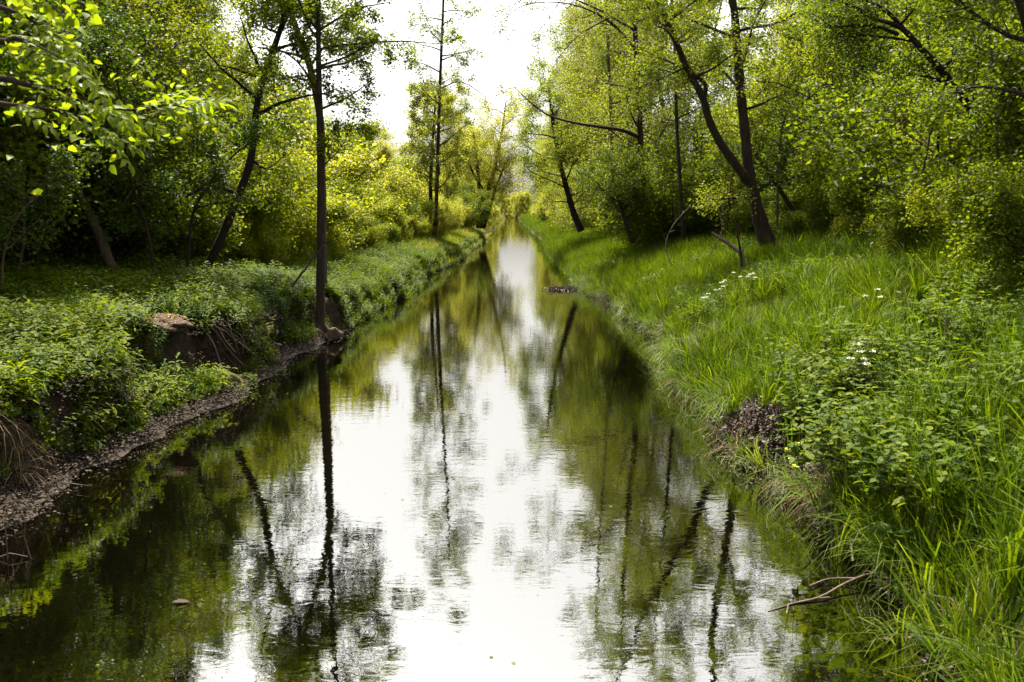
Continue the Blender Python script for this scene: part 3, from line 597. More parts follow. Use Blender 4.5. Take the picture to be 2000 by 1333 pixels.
# thin straight tree, left bank middle distance
Y=60
P,r = A_([(848,468,.22),(852,400,.17),(855,300,.15),(860,150,.13),(866,0,.10)],Y); P += [at(868,0,Y)+np.array([0,0,2.5]), at(869,0,Y)+np.array([0,0,5])]; r += [.06,.01]
hero('thin_straight_tree', 'thin straight tree with open pale crown rising alone against the sky, left of centre', [(P,r)], [A_([(862,110,.05),(895,105,.03),(935,95,.015)],Y), A_([(858,175,.05),(900,160,.03),(950,190,.015)],Y)],
  50, 'leaf_pale', 'bark', 11500, .10, auto=[(.22,1,34,2.6,.35)], nsub=5, ntw=4, Ls=1.1, Lt=.55, jit=.14)
Y=62
hero('slim_companion_tree', 'slim darker trunk just left of the thin straight tree', [A_([(842,462,.2),(841,380,.17),(843,300,.15),(848,240,.10),(850,190,.05)],Y)], [], 51, 'leaf_yellow', 'bark_dark', 9000, .11, auto=[(.25,1,16,2.6,.4)])
# many stemmed willow on the left further away
Y=92
hero('dark_willow', 'dark many-stemmed willow leaning over the water on the left bank, near the vanishing point', [A_([(938,446,.5),(945,410,.42),(955,370,.34),(968,320,.25),(980,260,.16),(988,200,.08)],Y), A_([(934,446,.34),(936,400,.28),(934,340,.22),(925,260,.12)],Y), A_([(944,446,.3),(958,400,.24),(975,350,.15),(992,310,.08)],Y)],
  [A_([(950,380,.12),(920,330,.1),(905,270,.05)],Y)], 52, 'leaf_spring', 'bark_dark', 15000, .13, auto=[(.35,1,14,4.0,.6),(.35,1,10,4.2,.6,1),(.3,1,6,2.0,.8,2)], nsub=6, ntw=5, Ls=1.8, Lt=.9, jit=.2)
place('willow_bush', SP['mid'][0], at(912,440,86), 'dark rounded bush at the foot of the dark willow', 'shrub', None, 0, .95)
# right bank, from near to far
Y=28
hero('forked_tree', 'large forked dark trunk on the right bank, its left arm bending up to the left', [
   A_([(1512,500,.42),(1492,455,.33),(1474,390,.24),(1462,330,.215),(1455,260,.20),(1447,180,.19),(1440,100,.17),(1435,30,.155),(1425,-60,.14),(1440,-250,.08),(1430,-420,.03)],Y),
   A_([(1474,375,.20),(1450,340,.18,-.2),(1410,285,.165,-.4),(1385,235,.15,-.5),(1372,190,.14,-.6),(1345,140,.12,-.6),(1315,70,.11,-.6),(1285,0,.10,-.6),(1250,-90,.08,-.6),(1190,-250,.03,-.6)],Y)],
  [A_([(1453,385,.04),(1420,388,.035,-.4),(1372,390,.015,-.8)],Y), A_([(1375,195,.05,-.6),(1378,165,.05,-.6),(1345,138,.04,-.6)],Y), A_([(1430,130,.03),(1380,128,.02),(1350,140,.01)],Y), A_([(1340,130,.04,-.6),(1290,155,.02,-1),(1240,175,.01,-1.3)],Y)],
  60, 'leaf_mid', 'bark', 16000, .07, auto=[(.45,1,14,2.6,.4),(.5,1,12,2.2,.4,1)], roots=6)
hero('fallen_leaning_stem', 'thin dark stem leaning left behind the base of the forked tree', [A_([(1585,460,.13),(1545,405,.11),(1510,350,.09),(1470,290,.07),(1450,240,.04)],30)], [], 61, 'leaf_mid', 'bark', 2500, .07, auto=[(.4,1,5,1.4,.4)])
hero('curved_sapling', 'slender pale sapling curving up just right of the forked tree', [A_([(1518,440,.05),(1520,330,.045),(1530,240,.04),(1555,180,.03),(1565,100,.02)],29.5)], [], 62, 'leaf_yellow', 'bark_pale', 3500, .07, auto=[(.3,1,8,1.5,.4)])
Y=40
hero('straight_right_tree', 'straight trunk left of the forked tree with a long bare branch arching left', [A_([(1263,470,.22),(1258,380,.19),(1252,300,.18),(1248,200,.165),(1242,100,.15),(1238,0,.13),(1236,-150,.09),(1240,-330,.03)],Y)],
  [A_([(1246,268,.09),(1215,255,.075,-.6),(1170,248,.06,-1.2),(1120,240,.05,-1.6),(1070,225,.035,-2),(1030,195,.02,-2.2),(1005,170,.01,-2.4)],Y),
   A_([(1244,100,.06),(1200,50,.045,-1),(1150,20,.03,-2),(1090,5,.022,-3),(1020,12,.015,-4),(965,55,.008,-5)],Y), A_([(1190,35,.03,-1.5),(1130,70,.02,-2),(1085,120,.01,-2.4)],Y), A_([(1240,60,.05),(1160,15,.035,-1.5),(1070,-15,.022,-3),(1010,5,.014,-4),(985,45,.008,-4.5)],Y), A_([(1100,-5,.016,-3),(1065,45,.010,-3.2),(1045,110,.006,-3.4)],Y),
   A_([(1252,150,.05),(1275,120,.03),(1320,60,.02)],Y)],
  63, 'leaf_pale', 'bark', 11000, .065, auto=[(.25,1,16,3.0,.4)], nsub=7, ntw=5, Ls=1.2, Lt=.6, jit=.12)
hero('pale_slim_trunk', 'tall slim pale trunk between the bent trunk and the straight tree on the right bank', [A_([(1206,462,.14),(1200,400,.12),(1194,250,.11),(1188,100,.09),(1184,0,.08),(1180,-160,.06),(1180,-300,.02)],46)], [], 69, 'leaf_pale', 'bark_pale', 7000, .07, auto=[(.35,1,12,2.4,.4)])
hero('slim_dark_trunk', 'tall slim dark trunk rising just right of the straight tree on the right bank', [A_([(1335,470,.11),(1330,380,.10),(1322,250,.09),(1318,100,.08),(1312,0,.07),(1306,-160,.05),(1300,-300,.02)],36)], [], 70, 'leaf_mid', 'bark', 6000, .07, auto=[(.35,1,12,2.2,.4)])
hero('short_leaning_trunk', 'short dark trunk leaning left at the foot of the straight tree on the right bank', [A_([(1237,475,.14),(1222,435,.12),(1205,380,.09),(1195,330,.05)],37)], [], 64, 'leaf_mid', 'bark', 7000, .065, auto=[(.35,1,12,1.8,.4)])
Y=55
hero('bent_trunk_tree', 'dark trunk bending left over the sunny grass on the right bank near the vanishing point', [A_([(1136,452,.30),(1120,415,.25),(1107,370,.21),(1092,310,.18),(1080,240,.14),(1070,160,.08)],Y)],
  [], 65, 'leaf_yellow', 'bark_dark', 17000, .085, auto=[(.25,1,20,3.4,.35)], nsub=6, ntw=5, Ls=1.4, Lt=.7, jit=.15)
hero('upright_woodland_trunk', 'upright dark trunk in the upper right foliage behind the forked tree', [A_([(1648,330,.30),(1642,190,.27),(1637,100,.25),(1634,0,.23),(1630,-200,.15)],35)], [A_([(1640,190,.10),(1605,160,.08),(1590,200,.05)],35)], 66, 'leaf_mid', 'bark_dark', 8000, .075, auto=[(.3,1,10,2.6,.3)])
Y=19
hero('overhead_leaning_tree', 'dark forked branch-like trunk leaning left across the upper right foliage', [A_([(1960,330,.15),(1900,220,.12),(1840,140,.10),(1790,85,.085),(1760,55,.075),(1720,40,.05),(1690,30,.03),(1655,0,.015)],Y)],
  [A_([(1765,58,.05),(1730,20,.035),(1680,-5,.02)],Y), A_([(1755,68,.04),(1700,50,.03),(1610,55,.012)],Y), A_([(1780,80,.03),(1700,70,.02),(1640,72,.01)],Y)],
  67, 'leaf_mid', 'bark_dark', 5000, .065, auto=[(.1,.8,8,1.8,.5)])
hero('right_edge_tree', 'leafy tree overhanging the upper right corner of the photo', [A_([(2080,470,.14),(2060,250,.12),(2010,60,.10),(1960,-100,.07),(1930,-260,.03)],14)], [], 68, 'leaf_mid', 'bark', 12000, .06, auto=[(.25,1,16,1.8,.3)])
place('elder_bush', SP['mid'][1], (7.5,13.8,float(H(7.5,13.8))), 'bush with larger lit leaves at the right edge of the photo', 'shrub', None, 1, .62)

# ------------------------------------------------------------------ near leaves at the upper left: ash and hazel
rd = np.random.default_rng(77)
def leaf_single(name, size, mat, width=1.0, seed=0):
    r_ = np.random.default_rng(seed); V,F,q = leaves(r_, np.zeros((1,3)), np.array([[1.,0,0]]), np.array([[0,0,1.]]), np.array([size]), LEAF6, width)
    return mesh_np(name, V, None, mat, rnd=q*0+r_.random(), F3=F)
def orient(o, p, a, n):
    a = Vector([float(q) for q in a]).normalized(); n = Vector([float(q) for q in n]); b = n.cross(a).normalized(); n = a.cross(b)
    m = Matrix((a,b,n)).transposed().to_4x4(); m.translation = Vector([float(q) for q in p]); o.matrix_local = m
e = empty('ash_tree', (-5.9,5.6,float(H(-5.9,5.6))), 'ash tree reaching bright feathery leaves into the upper left corner', 'tree'); base = np.array(e.location)
P = np.array([[0,0,-.2],[.1,0,1.2],[.15,.05,2.4],[.3,0,4.0],[.4,0,6.0],[.5,.1,8.5]]); Q,rr = smooth_path(P,[.12,.10,.09,.08,.05,.02],4); T=Tubes(); T.add(Q,rr,10); obj('trunk',T.mesh('trunk',M['bark']),e)
brs = []
for pts in ([(-60,150,.022),(50,165,.018),(150,190,.013),(250,215,.009),(330,205,.006),(375,215,.003)],
            [(-60,60,.022),(30,75,.016),(90,100,.011),(150,140,.007),(215,200,.003)],
            [(-60,200,.018),(20,205,.014),(100,215,.009),(160,235,.006),(205,262,.003)],
            [(-60,-10,.018),(20,20,.012),(70,45,.008),(120,75,.003)]):
    PP, r = A_(pts, 5.6); st = base+P[3 if pts[0][1]<100 else 2]; PP = [st, st+(PP[0]-st)*.5+np.array([0,0,.1])]+PP; r = [.035,.03]+r
    Q, rr = smooth_path(np.array(PP)-base, r, 4); T=Tubes(); T.add(Q, rr, 6); obj('limb', T.mesh('limb', M['bark']), e); brs.append(Q[10:])
LM_ = [leaf_single('leaflet', .080, M['leaf_ash'], .85, k) for k in range(4)]
T=Tubes(); T.add(np.array([[0,0,0],[.08,0,.012],[.17,0,.008],[.24,0,-.02]]), [.0022,.002,.0016,.001], 4); RM = T.mesh('leaf', M['leaf_ash'])
def ash_leaf(p, a, n):
    lf = obj('leaf', RM, e); orient(lf, p, a, n)
    for q,(x,sg) in enumerate([(.06,1),(.06,-1),(.11,1),(.11,-1),(.16,1),(.16,-1),(.21,1),(.21,-1),(.245,0)]):
        l = obj('leaflet', LM_[q%4], lf); an = sg*(.95-.15*q/8)+rd.normal(0,.12)
        orient(l, (x,0,.008), (math.cos(an), math.sin(an), -.18+rd.normal(0,.15)), (rd.normal(0,.2), rd.normal(0,.2), 1)); l.scale = (s_:=.8+.35*rd.random(), s_, s_)
nl = 0
for Q, cnt in zip(brs, (13,9,8,3)):
    for q in range(cnt):
        f = (q+.5+.5*rd.random())/cnt*(len(Q)-1); i_ = min(int(f), len(Q)-2); p = Q[i_]+(Q[i_+1]-Q[i_])*(f-i_)
        d = unit(Q[i_+1]-Q[i_]); sg = 1 if q%2 else -1; side = np.array([d[1],-d[0],0])*sg
        a = d*.9+side*.8*rd.random()+np.array([.1,-.15,rd.normal(-.25,.25)]); ash_leaf(p, a, (rd.normal(0,.35), -.3+rd.normal(0,.3), 1)); nl += 1
tws = [(Q[k], Q[k]+rd.normal(0,.12,3)) for Q in brs for k in range(len(Q))]
C_ = foliage_pts(rd, tws, 260, .10); obj('crown', leaf_mesh('crown', rd, C_, M['leaf_ash'], .06, tmpl=LEAF6, width=.95), e)['kind']='stuff'
sh = Tubes(); r_ = np.random.default_rng(44)
for q in range(150):
    y = 7+17*r_.random(); s_0 = .05+.9*r_.random(); x = XL(y)-s_0; a = r_.random()*6.28; L = .12+.45*r_.random()**2; P = []
    for t in (0,.33,.66,1):
        xx = x+L*t*math.cos(a)+r_.normal(0,.015); yy = y+L*t*math.sin(a)+r_.normal(0,.015); P.append([xx,yy,max(float(H(xx,yy)),0)+.02+.05*r_.random()])
    sh.add(P, np.array([1,.9,.7,.4])*(.004+.008*r_.random()), 4)
tag(obj('shore_twigs', sh.mesh('shore_twigs', M['root'])), 'dead twigs and root ends strewn over the muddy left shore', 'twigs', kind='stuff')
e = empty('hazel_branch', at(-30,-60,5.0), 'hanging twigs with broad bright leaves at the very top left of the photo', 'branch'); base = np.array(e.location)
LB_ = [leaf_single('leaf', .06, M['leaf_ash'], 1.6, 30+k) for k in range(4)]
for pts in ([(-30,-60,.012),(60,-30,.009),(140,0,.006),(200,20,.003)], [(60,-30,.007),(110,20,.005),(140,40,.003)], [(100,-40,.007),(190,-20,.005),(225,5,.003)]):
    PP, r = A_(pts, 5.0); Q, rr = smooth_path(np.array(PP)-base, r, 4); T=Tubes(); T.add(Q, rr, 5); obj('twig', T.mesh('twig', M['twig']), e)
    for q in range(13):
        f = rd.random()*(len(Q)-1); i_ = int(f); p = Q[i_]; l = obj('leaf', LB_[q%4], e)
        orient(l, p+rd.normal(0,.02,3), (rd.normal(0,.6), -.2+rd.normal(0,.3), -.6), (rd.normal(0,.3), -1, .5)); l.scale = (s_:=.7+.5*rd.random(), s_, s_)

# ------------------------------------------------------------------ left bank details
def roots(px, py, n, wid, drop, label, seed, mat='root', rad=.018, out=.35, lift=0):
    r_ = np.random.default_rng(seed); p0 = hit(px, py, lift); y = p0[1]; e = None
    for q in range(n):
        yy = y+r_.normal(0,wid); s0 = .85+.2*r_.random(); x = XL(yy)-s0; z = float(hL(s0,yy))+.02
        if e is None: e = empty('exposed_roots', (x,yy,z), label, 'roots'); b = np.array(e.location)
        P = [np.array([x,yy,z])]; L = drop*(.5+.7*r_.random()); dy = r_.normal(0,.12)
        for t in (.25,.5,.75,1):
            P.append(np.array([x+out*t*(1+.5*r_.random())+.05, yy+dy*t*2+r_.normal(0,.03), z+.08*math.sin(t*3)-L*t**1.4]))
        Q, rr = smooth_path(np.array(P)-b, np.linspace(rad,rad*.3,5)*(.5+.8*r_.random()), 4); T=Tubes(); T.add(Q, rr, 5); obj('root', T.mesh('root', M[mat]), e)
    return e
roots(425,720,9,.35,.95,'long pale roots hanging over the bank hollow right of the dry earth mound',1, out=.5)
roots(500,690,7,.4,.7,'short roots poking out of the left bank above the small leafy shore plant',2)
roots(310,850,10,.5,.8,'thin roots and stalks hanging to the mud on the left bank, left of the hollow',3,rad=.010,out=.4)
roots(110,900,14,.35,.8,'tangle of brown roots hanging near the left edge of the photo',4,rad=.010,out=.35)
roots(230,850,8,.3,.7,'few bent roots lying over the muddy slope above the leaf litter',5,rad=.012,out=.5)
def lump(name, loc, dims, seed, mat, label, cat, rot=0, k=14, n=10):
    r_ = np.random.default_rng(seed); V=[]; ph = r_.random(6)*6
    for i_ in range(n+1):
        th = math.pi*i_/n
        for j_ in range(k):
            a = j_*6.283/k; v = np.array([math.sin(th)*math.cos(a), math.sin(th)*math.sin(a), math.cos(th)])
            f = 1+.16*math.sin(v[0]*4+ph[0])*math.sin(v[1]*5+ph[1])+.10*math.sin(v[2]*7+v[0]*6+ph[2])+r_.normal(0,.04); V.append(v*f*np.array(dims))
    F = [[q*k+j_, (q+1)*k+j_, (q+1)*k+(j_+1)%k, q*k+(j_+1)%k] for q in range(n) for j_ in range(k)]
    o = obj(name, mesh_np(name, V, F, M[mat], smooth=True), None, loc); o.rotation_euler.z = rot
    return tag(o, label, cat)
p = hit(320,650); mound = lump('earth_mound', p+np.array([.0,.1,.12]), (.36,.62,.15), 5, 'soil_clod', 'dry pinkish crumbly earth mound overhanging the hollow in the left bank', 'earth mound', rot=.5, k=40, n=26)
rr_ = np.random.default_rng(9)
cr = np.stack([rr_.normal(0,.16,500), rr_.normal(0,.27,500), np.zeros(500)],-1); cr[:,2] = .15*np.sqrt(np.clip(1-(cr[:,0]/.38)**2-(cr[:,1]/.66)**2,0,1))+.01
cr = cr[cr[:,2]>.03]; obj('crumbs', leaf_mesh('crumbs', rr_, cr, M['dry'], .035, updir=1.2, droop=0), mound)['kind'] = 'stuff'
def tufts(name, loc, n, r, mat, label, cat, h=.4, width=.008, lean=.8, per=30, seed=0, flat=.1):
    r_ = np.random.default_rng(seed); e = empty(name, loc, label, cat)
    for q in range(n):
        t = obj('tuft', grass_tuft(r_, per, h, .07, width, M[mat], lean=lean), e); x,y = r_.normal(0,r,2)
        t.location = (x, y, float(H(loc[0]+x, loc[1]+y))-float(loc[2]) if loc[2] > .05 else 0); t.rotation_euler = (r_.normal(0,flat), r_.normal(0,flat), r_.random()*6)
    return e
tufts('dead_grass_clump', hit(15,895), 4, .14, 'dry', 'tan dead grass clump hanging at the left edge of the photo', 'grass clump', h=.5, lean=1.9, per=50, seed=1)
tufts('sedge_clump', hit(15,850), 6, .15, 'grass', 'yellowish sedge clump growing over the dead grass at the left edge', 'grass clump', h=.5, lean=.9, per=30, seed=2)
tufts('dead_stalk_clump', hit(285,700), 3, .06, 'dry', 'small upright tuft of reddish dead stalks below the earth mound', 'grass clump', h=.4, lean=.4, per=24, seed=3, width=.006)
def leafy(name, loc, label, mat='herb', n=3, h=.35, size=.08, seed=0, cat='plant', stems=6, pairs=5, r=.12, width=1.1):
    r_ = np.random.default_rng(seed); e = empty(name, loc, label, cat)
    for q in range(n):
        o = obj('shoot', herb_plant(r_, M[mat], h=h, stems=stems, pairs=pairs, size=size, width=width), e); o['kind'] = 'stuff'; o.location = (r_.normal(0,r), r_.normal(0,r), 0); o.rotation_euler.z = r_.random()*6
        T=Tubes()
        for k in range(3): T.add(grow(r_, [0,0,-.05], [r_.normal(0,.2),r_.normal(0,.2),1], h*.9, 4, .1, 0), [.004,.004,.003,.002,.001], 4)
        obj('stem', T.mesh('stem', M['twig']), e).location = o.location
    return e
leafy('shore_plant', hit(488,752), 'small round green plant growing alone on the mud at the left waterline', n=5, h=.22, size=.07, seed=4, r=.13)
leafy('shore_plant', hit(540,735), 'tiny green seedling right of the round plant on the left mud', n=1, h=.15, size=.05, seed=5)
# mossy root
e_ = Tubes(); p = hit(425,750); Q,rr = smooth_path([[0,0,.1],[.2,.15,.14],[.42,.25,.06],[.6,.3,-.08]],[.09,.085,.075,.05],4); e_.add(Q,rr,9)
tag(obj('mossy_root', e_.mesh('mossy_root', M['moss']), None, p+np.array([-.25,0,.0])), 'thick mossy brown root lying in the hollow of the left bank', 'root')
for k,(px,py,sz) in enumerate([(12,985,.05),(35,1000,.035),(20,1008,.04)]):
    lump('stone', hit(px,py)+np.array([0,0,.01]), (sz,sz*1.2,sz*.6), 60+k, 'stone', ['pale stone on the mud at the left edge, highest of three','pale stone on the mud at the left edge, farthest right of three','pale stone on the mud at the left edge, lowest of three'][k], 'stone', k=8, n=6)
def stick(name, pts, label, cat='twig', mat='pale_twig', subs=3, seed=0):
    """pts: world points with radii; short side shoots are parts"""
    r_ = np.random.default_rng(seed); P = [np.array(q[:3], float) for q in pts]; r = [q[3] for q in pts]; b = P[0]
    e = empty(name, b, label, cat); Q, rr = smooth_path(np.array(P)-b, r, 4); T=Tubes(); T.add(Q, rr, 6); obj('shaft', T.mesh('shaft', M[mat]), e)
    for (p_,d_,L_) in branch_out(r_, Q, subs, .5*np.linalg.norm(Q[-1]-Q[0])*.5, .7, .3):
        T=Tubes(); T.add(grow(r_, p_, d_, L_, 4, .2, 0), np.array([.5,.4,.3,.2,.1])*r[0]*.8, 4); obj('side_shoot', T.mesh('side_shoot', M[mat]), e)
    return e
def onbank(lst, lift=.35):
    out = []
    for px,py,r in lst:
        p = hit(px,py,lift); out.append((p[0],p[1],p[2],r))
    return out
stick('fallen_twig', onbank([(0,650,.016),(60,610,.012),(105,590,.005)],.3), 'dark bare twig lying on the herbs at the left edge', mat='twig', seed=1)
stick('fallen_twig', onbank([(60,470,.012),(150,520,.010),(230,570,.006)],.4), 'long thin twig lying down the herb slope below the brown leaning trunk', mat='pale_twig', seed=2)
stick('fallen_twig', onbank([(0,410,.014),(30,470,.010),(75,410,.006)],1.0), 'pale forked dead twig above the herbs at the left edge', seed=3)
stick('dead_branch', [(*at(570,560,21.5),.03),(*at(600,520,22),.025),(*at(640,470,22.6),.012)], 'dark dead branch leaning against the tall waterside tree from the left', 'branch', 'bark_dark', seed=4)

# ------------------------------------------------------------------ right bank details
FL = []
def parsley(px, py, label, k, heads=5, sz=.05):
    r_ = np.random.default_rng(k+200); p = hit(px, py, .78); g = float(H(p[0],p[1])); e = empty('cow_parsley', (p[0],p[1],g), label, 'wildflower')
    top = p[2]-g
    T=Tubes(); P0 = np.array([[0,0,-.03],[.02,0,top*.4],[0,.01,top*.7]]); T.add(P0,[.005,.004,.003],5); obj('stem', T.mesh('stem', M['grass']), e)
    for h in range(heads):
        a = h*6.283/heads+r_.random(); rr0 = (.03+.09*r_.random()) if heads > 1 else .01; c = np.array([rr0*math.cos(a), rr0*math.sin(a), top*(.93+.12*r_.random())])
        T=Tubes(); T.add(np.array([[0,.01,top*.68],c*np.array([.6,.6,.9]),c]),[.002,.0015,.001],4); obj('stalk', T.mesh('stalk', M['grass']), e)
        n = 30; q = r_.random(n)*6.283; rr1 = sz*np.sqrt(r_.random(n)); Pq = np.stack([rr1*np.cos(q), rr1*np.sin(q), .012-6*rr1**2+r_.normal(0,.003,n)],-1)+c
        obj('flower_head', leaf_mesh('flower_head', r_, Pq, M['petal'], .015, updir=1.2, width=1.3, droop=0), e)
    obj('foliage', herb_plant(r_, M['herb'], h=.25, stems=4, pairs=3, size=.06), e)['kind'] = 'stuff'
for k,(px,py,l) in enumerate([(1440,536,'farthest right and highest of the left cluster of white flowers'),(1413,548,'in the middle of the left cluster of white flowers'),(1406,563,'just below the middle of the left cluster of white flowers'),
     (1470,538,'small, on the right fringe of the left cluster of white flowers'),(1382,577,'lowest left of the white flowers in the grass'),(1376,584,'leaning beside the lowest left white flower'),
     (1710,573,'standing alone in the grass up the right slope'),(1682,668,'topmost of the middle cluster of white flowers'),(1664,684,'leftmost of the middle cluster of white flowers'),(1692,690,'rightmost of the middle cluster of white flowers'),(1680,701,'lowest of the middle cluster of white flowers')]):
    parsley(px, py, 'white cow parsley, '+l, k, heads=1+k%4+(k in (0,1)), sz=.04)
# yellow-green spurge by the mud spit
e = None
for k,(px,py) in enumerate([(1540,880),(1548,895),(1560,868),(1575,862),(1592,850),(1600,858),(1610,845),(1552,912),(1622,842)]):
    r_ = np.random.default_rng(k+300); p = hit(px,py,.35)
    if e is None: g = float(H(p[0]+.15,p[1])); e = empty('spurge_plant', (p[0]+.15,p[1],g), 'yellow-green flowering spurge at the edge of the dark mud spit', 'plant'); b = np.array(e.location)
    c = p-b; T=Tubes(); T.add(np.array([[.1*k/9,0,-.02],c*np.array([.7,.7,.6]),c]),[.004,.003,.002],5); obj('stem', T.mesh('stem', M['grass']), e)
    n=26; q=r_.random(n)*6.283; rr1=.035*np.sqrt(r_.random(n)); Pq=np.stack([rr1*np.cos(q),rr1*np.sin(q),.01+r_.normal(0,.008,n)],-1)+c
    obj('flower_head', leaf_mesh('flower_head', r_, Pq, M['spurge'], .022, updir=1.5, width=1.7, droop=0), e)
for k,(px,py,mat,lab,h,lean) in enumerate([
    (1700,1100,'grass','thick bright sedge clump leaning over the water above the drowned twig',.8,.8),(1760,1130,'grass','broad-bladed sedge clump right of the drowned twig',.8,.7),
    (1560,850,'grass','upright sedge clump above the dark mud spit',.75,.5),(1500,800,'grass','bright sedge clump left of the yellow-green spurge',.7,.6),
    (1780,1290,'grass','lowest sedge clump at the bottom of the right waterline',.6,1.0),(1640,1010,'grass','narrow sedge clump below the tan dead grass',.7,.8),(1380,700,'grass','tall sedge clump at the bend of the right waterline',.8,.6)]):
    tufts('sedge_clump', hit(px,py), 5, .13, mat, lab, 'grass clump', h=h, width=.015, lean=lean, per=18, seed=20+k)
tufts('dead_grass_clump', hit(1655,940), 6, .14, 'dry', 'tan dead grass hanging down the right bank below the dark bramble', 'grass clump', h=.55, lean=2.0, per=45, seed=31)
tufts('dead_grass_clump', hit(1345,760), 4, .15, 'dry', 'pale dead grass drooping into the water at the bend of the right bank', 'grass clump', h=.5, lean=1.9, per=40, seed=32)
p = hit(1672,512,.3); tufts('dead_grass_clump', (p[0],p[1],float(H(p[0],p[1]))), 9, .22, 'dry', 'pale mound of dry grass at the top of the right slope', 'grass clump', h=.62, lean=1.5, per=50, seed=33)
p = hit(1775,535,.3); tufts('dead_grass_clump', (p[0],p[1],float(H(p[0],p[1]))), 5, .16, 'dry', 'small brown tuft of dead grass right of the pale dry mound', 'grass clump', h=.5, lean=1.3, per=36, seed=34)
for k,(px,py,lab,n,r,h) in enumerate([(1740,850,'dark leafy bramble patch above the tan dead grass on the right bank',34,.42,.55),(1900,900,'leafy bramble patch near the right edge of the photo, low down',26,.40,.5),(1860,700,'leafy weeds around the brown stalk on the right slope',22,.5,.5),(1960,780,'bright nettles at the right edge halfway down',22,.45,.6),(1950,640,'pale leafy weeds high at the right edge of the slope',18,.5,.6)]):
    p = hit(px,py,.3); leafy('bramble_patch' if k<2 else 'weed_patch', (p[0],p[1],float(H(p[0],p[1]))), lab, mat='herb', n=n, h=h*1.35, size=.10, seed=50+k, r=r, stems=6, pairs=5, width=1.3)
leafy('butterbur_plant', hit(1800,1020,.3)-np.array([0,0,.25]), 'plant with a few large pale leaves in the lower right grass', n=1, h=.3, size=.22, seed=70, stems=3, pairs=1, width=1.2)
p = hit(1845,650,.6); stick('dead_stalk', [(p[0],p[1],float(H(p[0],p[1])),.012),(p[0],p[1],p[2]-.1,.009),(p[0]+.02,p[1],p[2]+.2,.006)], 'upright reddish brown dead stalk in the right slope weeds', 'stalk', 'root', subs=5, seed=8)
# broken wood below the forked tree
stick('broken_log', [(*at(1452,545,24),.045),(*at(1448,500,24),.05),(*at(1425,478,24.2),.05),(*at(1390,455,24.4),.03)], 'splintered broken log leaning left in front of the forked tree', 'log', 'root', subs=6, seed=11)
stick('bare_shrub', [(*at(1450,560,23.5),.035),(*at(1447,500,23.5),.03),(*at(1440,455,23.5),.02),(*at(1438,430,23.5),.01)], 'dark bare stub standing in front of the forked tree base', 'shrub', 'bark_dark', subs=5, seed=12)
stick('dead_twigs', [(*at(1312,520,22),.012),(*at(1300,480,22),.010),(*at(1315,440,22),.008),(*at(1350,400,22),.004)], 'pale curved dead twigs at the left of the broken log', 'twig', 'pale_twig', subs=6, seed=13)
stick('dead_twigs', [(*at(1385,500,23),.012),(*at(1410,450,23),.010),(*at(1400,400,23),.006),(*at(1385,370,23),.003)], 'thin pale dead twigs rising above the broken log', 'twig', 'pale_twig', subs=6, seed=14)
# ------------------------------------------------------------------ things in the water
def W(px,py,z=0.0):
    d = ray(px,py); t = (z-CAM_H)/d[2]; return np.array([0,0,CAM_H])+d*t
c = W(1095,566); e = empty('debris_raft', c, 'dark clump of floating twigs caught in mid stream near the right bank', 'debris')
for q in range(26):
    a = rd.normal(0,.35)+(math.pi if q%2 else 0); L=.25+.35*rd.random(); x,y = rd.normal(0,.22),rd.normal(0,.28); T=Tubes()
    T.add(np.array([[x,y,.01+.08*rd.random()],[x+.5*L*math.cos(a),y+.5*L*math.sin(a),.05+.1*rd.random()],[x+L*math.cos(a),y+L*math.sin(a),.0]]),[.014,.012,.006],4); obj('twig', T.mesh('twig', M['bark_dark']), e)
obj('dead_leaves', leaf_mesh('dead_leaves', rd, np.stack([rd.normal(0,.28,160),rd.normal(0,.3,160),.02+.06*rd.random(160)],-1), M['wet_litter'], .07, width=1.3), e)['kind']='stuff'
e = empty('drowned_branch', W(1730,1150), 'pale thin branch lying half in the water below the lower right grass', 'branch'); b=np.array(e.location)
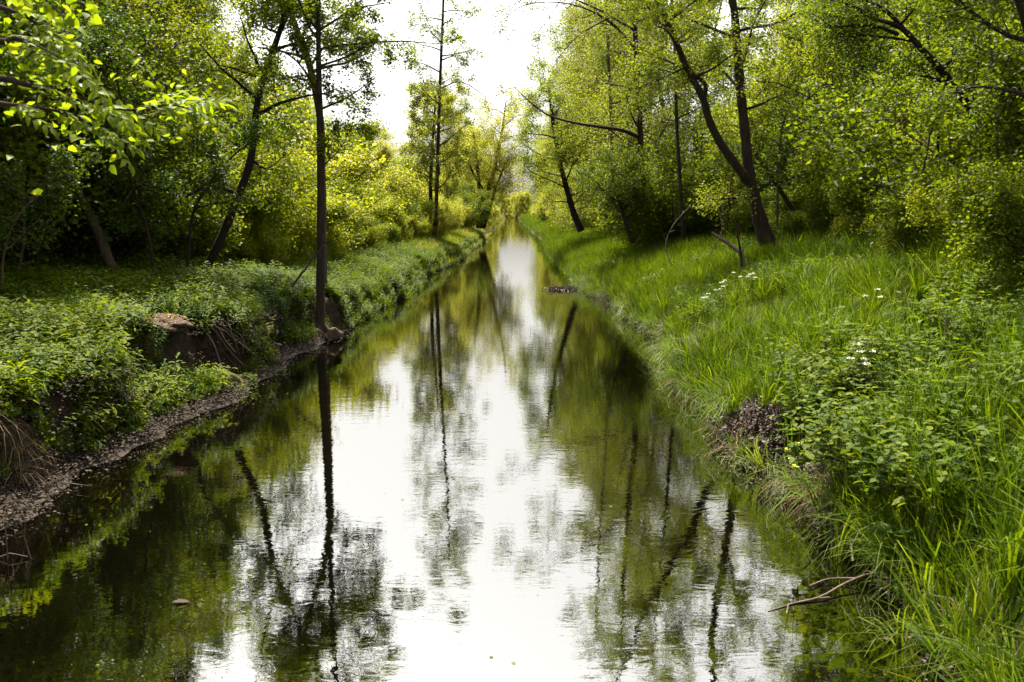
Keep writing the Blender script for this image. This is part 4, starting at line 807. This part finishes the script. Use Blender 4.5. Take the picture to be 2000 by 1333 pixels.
for k,pts in enumerate([[(1740,1142,.012,.06),(1700,1140,.011,.08),(1650,1152,.010,.05),(1600,1172,.009,.02),(1540,1182,.006,.005)],[(1665,1120,.010,.10),(1660,1085,.009,.12),(1650,1065,.006,.10)],[(1540,1182,.006,.01),(1535,1205,.006,-.01)],
      [(1580,1150,.007,.02),(1620,1138,.007,.03),(1680,1142,.009,.05)],[(1700,1130,.009,.10),(1712,1100,.008,.14),(1690,1095,.005,.15)],[(1620,1172,.007,.02),(1570,1176,.006,.01),(1500,1195,.004,.002)]]):
    P=[W(q[0],q[1],0)+np.array([0,0,q[3]])-b for q in pts]; Q,rr=smooth_path(P,[q[2] for q in pts],4); T=Tubes(); T.add(Q,rr,6); obj('branch', T.mesh('branch', M['root']), e)
e = empty('drowned_branch', W(20,1095), 'thin pale twig standing bent out of the water at the left edge', 'branch'); b=np.array(e.location)
for pts in ([(-10,1092,.008,0),(20,1088,.006,.05),(55,1090,.004,.02)],[(15,1090,.006,0),(15,1035,.005,.28),(22,1030,.004,.32)],[(60,1090,.006,0),(50,1050,.004,.2),(55,1020,.003,.35)]):
    P=[W(q[0],1092,0)+np.array([0,0,q[3]])-b for q in pts]; T=Tubes(); T.add(np.array(P),[q[2] for q in pts],5); obj('branch', T.mesh('branch', M['root']), e)
for k,(px,py,sz,lab) in enumerate([(335,1178,.16,'large olive leaf floating on the dark water at lower left'),(830,1045,.05,'small yellowish leaf floating in mid stream'),(560,730,.06,'brown leaf floating close to the left shore')]):
    o = obj('floating_leaf', leaf_single('floating_leaf', sz, M['dry' if k else 'litter'], .9, 90+k), None, W(px,py)+np.array([0,0,.006])); o.rotation_euler.z = k*1.3+.1; tag(o, lab, 'leaf')


sp = np.stack([rd.uniform(-4.5,3,420), 5+70*rd.random(420)**1.3, np.full(420,.004)],-1); sp = sp[(sp[:,0]>XL(sp[:,1])+.1)&(sp[:,0]<XR(sp[:,1])-.1)]
A0 = np.stack([np.cos(np.arange(len(sp))*2.4), np.sin(np.arange(len(sp))*2.4), np.zeros(len(sp))],-1)
V,F,r = leaves(rd, sp, A0, np.tile([0,0,1.],(len(sp),1)), .012+.03*rd.random(len(sp))**3, LEAF4)
V[:,2] = np.maximum(V[:,2], .003); tag(obj('floating_specks', mesh_np('floating_specks', V, None, M['leaf_pale'], rnd=r, F3=F)), 'tiny petals and specks drifting on the water', 'specks', kind='stuff')
